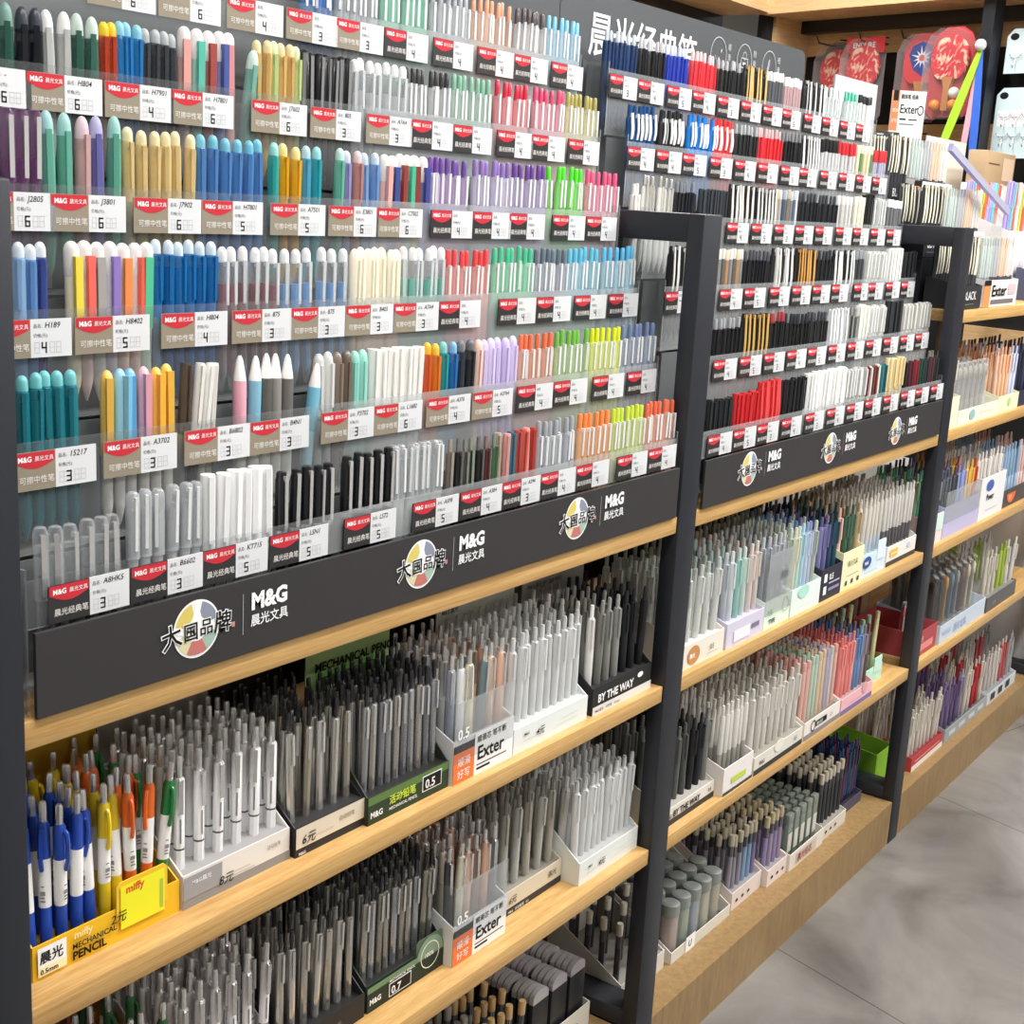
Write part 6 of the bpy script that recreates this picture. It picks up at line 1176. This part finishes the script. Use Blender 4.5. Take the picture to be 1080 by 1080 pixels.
def paddle_pack(s, zt, lab, rub, card, hdr=None, balls=True, off=-.05, tilt=0., big=1.0):
    """hanging blister pack: local x across, z up, origin at the pack's top"""
    r = thing('table_tennis_pack', lab, 'table tennis set', 'table tennis sets on the wall rack'); r.location = wl(s, zt, off); r.rotation_euler = (0, tilt, RZ2); r.scale = (.88, .88, .88)
    w, h = .170 * big, .295 * big
    outl = [(-w / 2 + .02, -.02), (-w / 2, -.06), (-w / 2, -h + .02), (-w / 2 + .02, -h), (w / 2 - .02, -h), (w / 2, -h + .02), (w / 2, -.06), (w / 2 - .02, -.02), (.03, 0), (-.03, 0)]
    link('backing_card', MB().poly(outl, card, Matrix.Translation((0, .012, 0)), .0012).mesh('backing_card', False), r)
    pts = [(.072 * math.cos(a), -.105 + .078 * math.sin(a)) for a in [math.pi * (-.32 + 1.64 * i / 26) for i in range(27)]]
    link('bat_blade', MB().poly(list(reversed(pts)) if False else pts, rub, Matrix.Translation((0, -.006, 0)), .010).mesh('bat_blade', False), r)
    link('bat_handle', MB().poly([(-.013, -.275), (.013, -.275), (.011, -.20), (.022, -.165), (-.022, -.165), (-.011, -.20)], solid('wood_handle', '#c98a52', .5), Matrix.Translation((0, -.008, 0)), .016).mesh('bat_handle', False), r)
    if rub is REDP:
        p = MB(); p.add([(x, -.0066, z) for x, z in [(-.052, -.075), (-.04, -.045), (0, -.030), (.042, -.045), (.058, -.080), (.030, -.128), (.012, -.150), (-.030, -.125)]], [tuple(range(8))], ink('#27408f'))
        st = []
        for q in range(22): rr_ = (.016 if q % 2 else (.048 if q % 4 else .036)); st.append((.003 + rr_ * math.cos(math.pi * q / 11), -.0070, -.086 + rr_ * .9 * math.sin(math.pi * q / 11)))
        p.add(st, [tuple(range(22))], ink('#dfe6f6')); p.disc(.003, -.086, .012, .011, ink('#d9705f'), -.0074)
        link('printed_star', p.mesh('printed_star', False), r)
    if balls:
        for bx, bz, mt in ((.036, -.258, ORB), (-.036, -.258, ORB), (.036, -.218, WHB)): link('ball', sphere((bx, -.012, bz), .0195, mt).mesh('ball'), r)
    if hdr: link('header_card', MB().box((-w / 2, -.003, -.055), (w / 2, .0, 0), hdr).text('ENDURE', -.055, -.036, .026, W_, .03, -.0036).mesh('header_card', False), r)
    link('blister', MB().poly([(x * .98, z - .008) for x, z in outl], BLISTER, Matrix.Translation((0, -.034, 0)), .045).mesh('blister', False), r)
CR = solid('red_card', '#d63d46', .5); CD = solid('smoke_card', '#7d7278', .5)
HK = solid('red_header', '#c9323c', .45)
for s, lab in ((.20, 'first black hook from the corner'), (.37, 'second black hook from the corner'), (.53, 'third black hook, above the blue bat pack'), (.68, 'fourth black hook, beside the rack upright'), (.56, 'lower black hook under the red bat pack')):
    hook(s, 1.955 if lab[0] != 'l' else 1.65, lab)
paddle_pack(.215, 1.962, 'red bat pack hanging nearest the corner', REDSW, CD, balls=False, off=-.115)
paddle_pack(.375, 1.962, 'bat pack with red lettered header card', REDSW, CD, hdr=HK, balls=False)
paddle_pack(.612, 1.962, 'bat pack with blue star print hanging on the wall', REDP, CR, off=-.025)
paddle_pack(.590, 1.955, 'bat pack mostly hidden behind the blue star pack', REDSW, CD, off=-.115, big=.85)
paddle_pack(.748, 1.966, 'red swirl bat pack with white and orange balls', REDSW, CR, off=.027)
paddle_pack(.762, 1.958, 'bat pack hidden behind the red swirl pack', REDSW, CD, off=-.08, big=.85)
# hanging ribbons on the upright
o = link('hanger_ball', sphere((0, 0, 0), .017, solid('hanger_ball', '#e9e6ea', .4)).mesh('hanger_ball')); o.location = wl(.862, 1.905, .055); thing(o, 'round white knob on the black upright above the ribbons', 'knob')
for (c, lab, ds, do, ln, w, dz) in (('#a9e23a', 'lime green ribbon hanging from the white knob', -.080, .075, .30, .030, 0), ('#e7b0bf', 'pink ribbon hanging from the white knob', -.02, .015, .34, .020, -.01), ('#3f6fd6', 'blue ribbon hanging from the white knob', .02, .02, .33, .026, 0)):
    m = MB(); n = 10; vs = []
    for i in range(n + 1):
        u = i / n; a = wl(.862 + ds * u, 1.895 - ln * u + dz, .05 + do * u * .4); hw = w * (.25 + .75 * math.sin(math.pi * (.12 + .62 * u))) / 2
        vs += [a - DV * hw + NV_ * .0015, a + DV * hw + NV_ * .0015, a + DV * hw - NV_ * .0015, a - DV * hw - NV_ * .0015]
    fs = [(0, 1, 2, 3), (4 * n + 3, 4 * n + 2, 4 * n + 1, 4 * n)]
    for i in range(n):
        for j in range(4): fs.append((4 * i + j, 4 * i + 4 + j, 4 * i + 4 + (j + 1) % 4, 4 * i + (j + 1) % 4))
    m.add(vs, fs, solid('ribbon_' + c[1:], c, .4)); o = link('ribbon', m.mesh('ribbon')); thing(o, lab, 'ribbon', 'ribbons on the upright')
def hook_pack(s, zt, lab, n, h):
    r = thing('adhesive_hook_pack', lab, 'hook pack', 'pale blue packs on the wall rack'); r.location = wl(s, zt, -.02); r.rotation_euler = (0, 0, RZ2)
    w = .20; c = .02
    link('card', MB().poly([(-w / 2, -h), (w / 2, -h), (w / 2, -c), (w / 2 - c, 0), (-w / 2 + c, 0), (-w / 2, -c)], solid('pale_blue_card', '#cfe3e6', .45), None, .0012).disc(-w / 2 + .024, -.022, .014, .010, K_, -.0004).rect(-w / 2 + .01, -h * .55, w / 2, -h * .32, W_, -.0003).mesh('card', False), r)
    for i in range(n):
        for j in range(1 if h < .15 else 2):
            x = -w / 2 + .035 + (w - .05) * i / max(1, n - 1); z = -h * (.66 if h < .15 else .42 + .28 * j)
            link('adhesive_hook', MB().tube([(x, -.004, z), (x, -.006, z - .020), (x, -.013, z - .028), (x, -.018, z - .020)], .0016, SILVER).tube([(x - .02, -.004, z + .012), (x - .012, -.005, z + .002), (x, -.006, z), (x + .012, -.005, z + .002), (x + .02, -.004, z + .012)], .0014, SILVER).mesh('adhesive_hook'), r)
hook_pack(1.0, 1.955, 'pale blue hook pack near the top of the rack', 4, .125)
hook_pack(.99, 1.79, 'taller pale blue hook pack hanging below', 5, .20)
hook(1.0, 1.965, 'black hook holding the upper pale blue pack'); hook(1.02, 1.80, 'black hook holding the lower pale blue pack'); hook(1.06, 1.56, 'black hook above the kraft brown set')

# ------------------------------------------------------------------ lights
EMIT = D.materials.new('lamp_diffuser'); EMIT.use_nodes = True
nt = EMIT.node_tree; e = nt.nodes.new('ShaderNodeEmission'); e.inputs[0].default_value = (1, .98, .95, 1); e.inputs[1].default_value = 6
nt.links.new(e.outputs[0], nt.nodes['Material Output'].inputs[0])
LN = 0
for lx, ly, pw in LAMPS:
    r = thing('ceiling_light', 'long white ceiling light %s' % LAMPN[LN], 'ceiling light', 'ceiling lights'); r.location = (lx, ly, 2.85); LN += 1
    part('housing', MB().box((lx - .62, ly - .16, 2.80), (lx + .62, ly + .16, 2.849), WHITE), r)
    part('diffuser', MB().box((lx - .60, ly - .14, 2.796), (lx + .60, ly + .14, 2.799), EMIT), r)
    ld = D.lights.new('lamp', 'AREA'); ld.shape = 'RECTANGLE'; ld.size = 1.2; ld.size_y = .28; ld.energy = pw; ld.color = (1, .985, .965)
    lo = D.objects.new('lamp', ld); COL.objects.link(lo); lo.parent = r; lo.location = (0, 0, -.060)
w = D.worlds.new('shop_air'); SC.world = w; w.use_nodes = True
w.node_tree.nodes['Background'].inputs[0].default_value = (.9, .95, 1, 1); w.node_tree.nodes['Background'].inputs[1].default_value = .15

# ------------------------------------------------------------------ camera
cd = D.cameras.new('camera'); cam = D.objects.new('camera', cd); COL.objects.link(cam); SC.camera = cam
cd.sensor_fit = 'HORIZONTAL'; cd.sensor_width = 36; cd.lens = CAM_LENS; cd.clip_start = .05; cd.clip_end = 50
cam.matrix_world = Matrix(CAM_M)
SC.view_settings.view_transform = 'Standard'; SC.view_settings.look = 'None'; SC.view_settings.gamma = 1; SC.view_settings.use_curve_mapping = False
SC.view_settings.exposure = EXPO
SC.cycles.transparent_max_bounces = 24; SC.cycles.max_bounces = 8; SC.cycles.caustics_reflective = False; SC.cycles.caustics_refractive = False
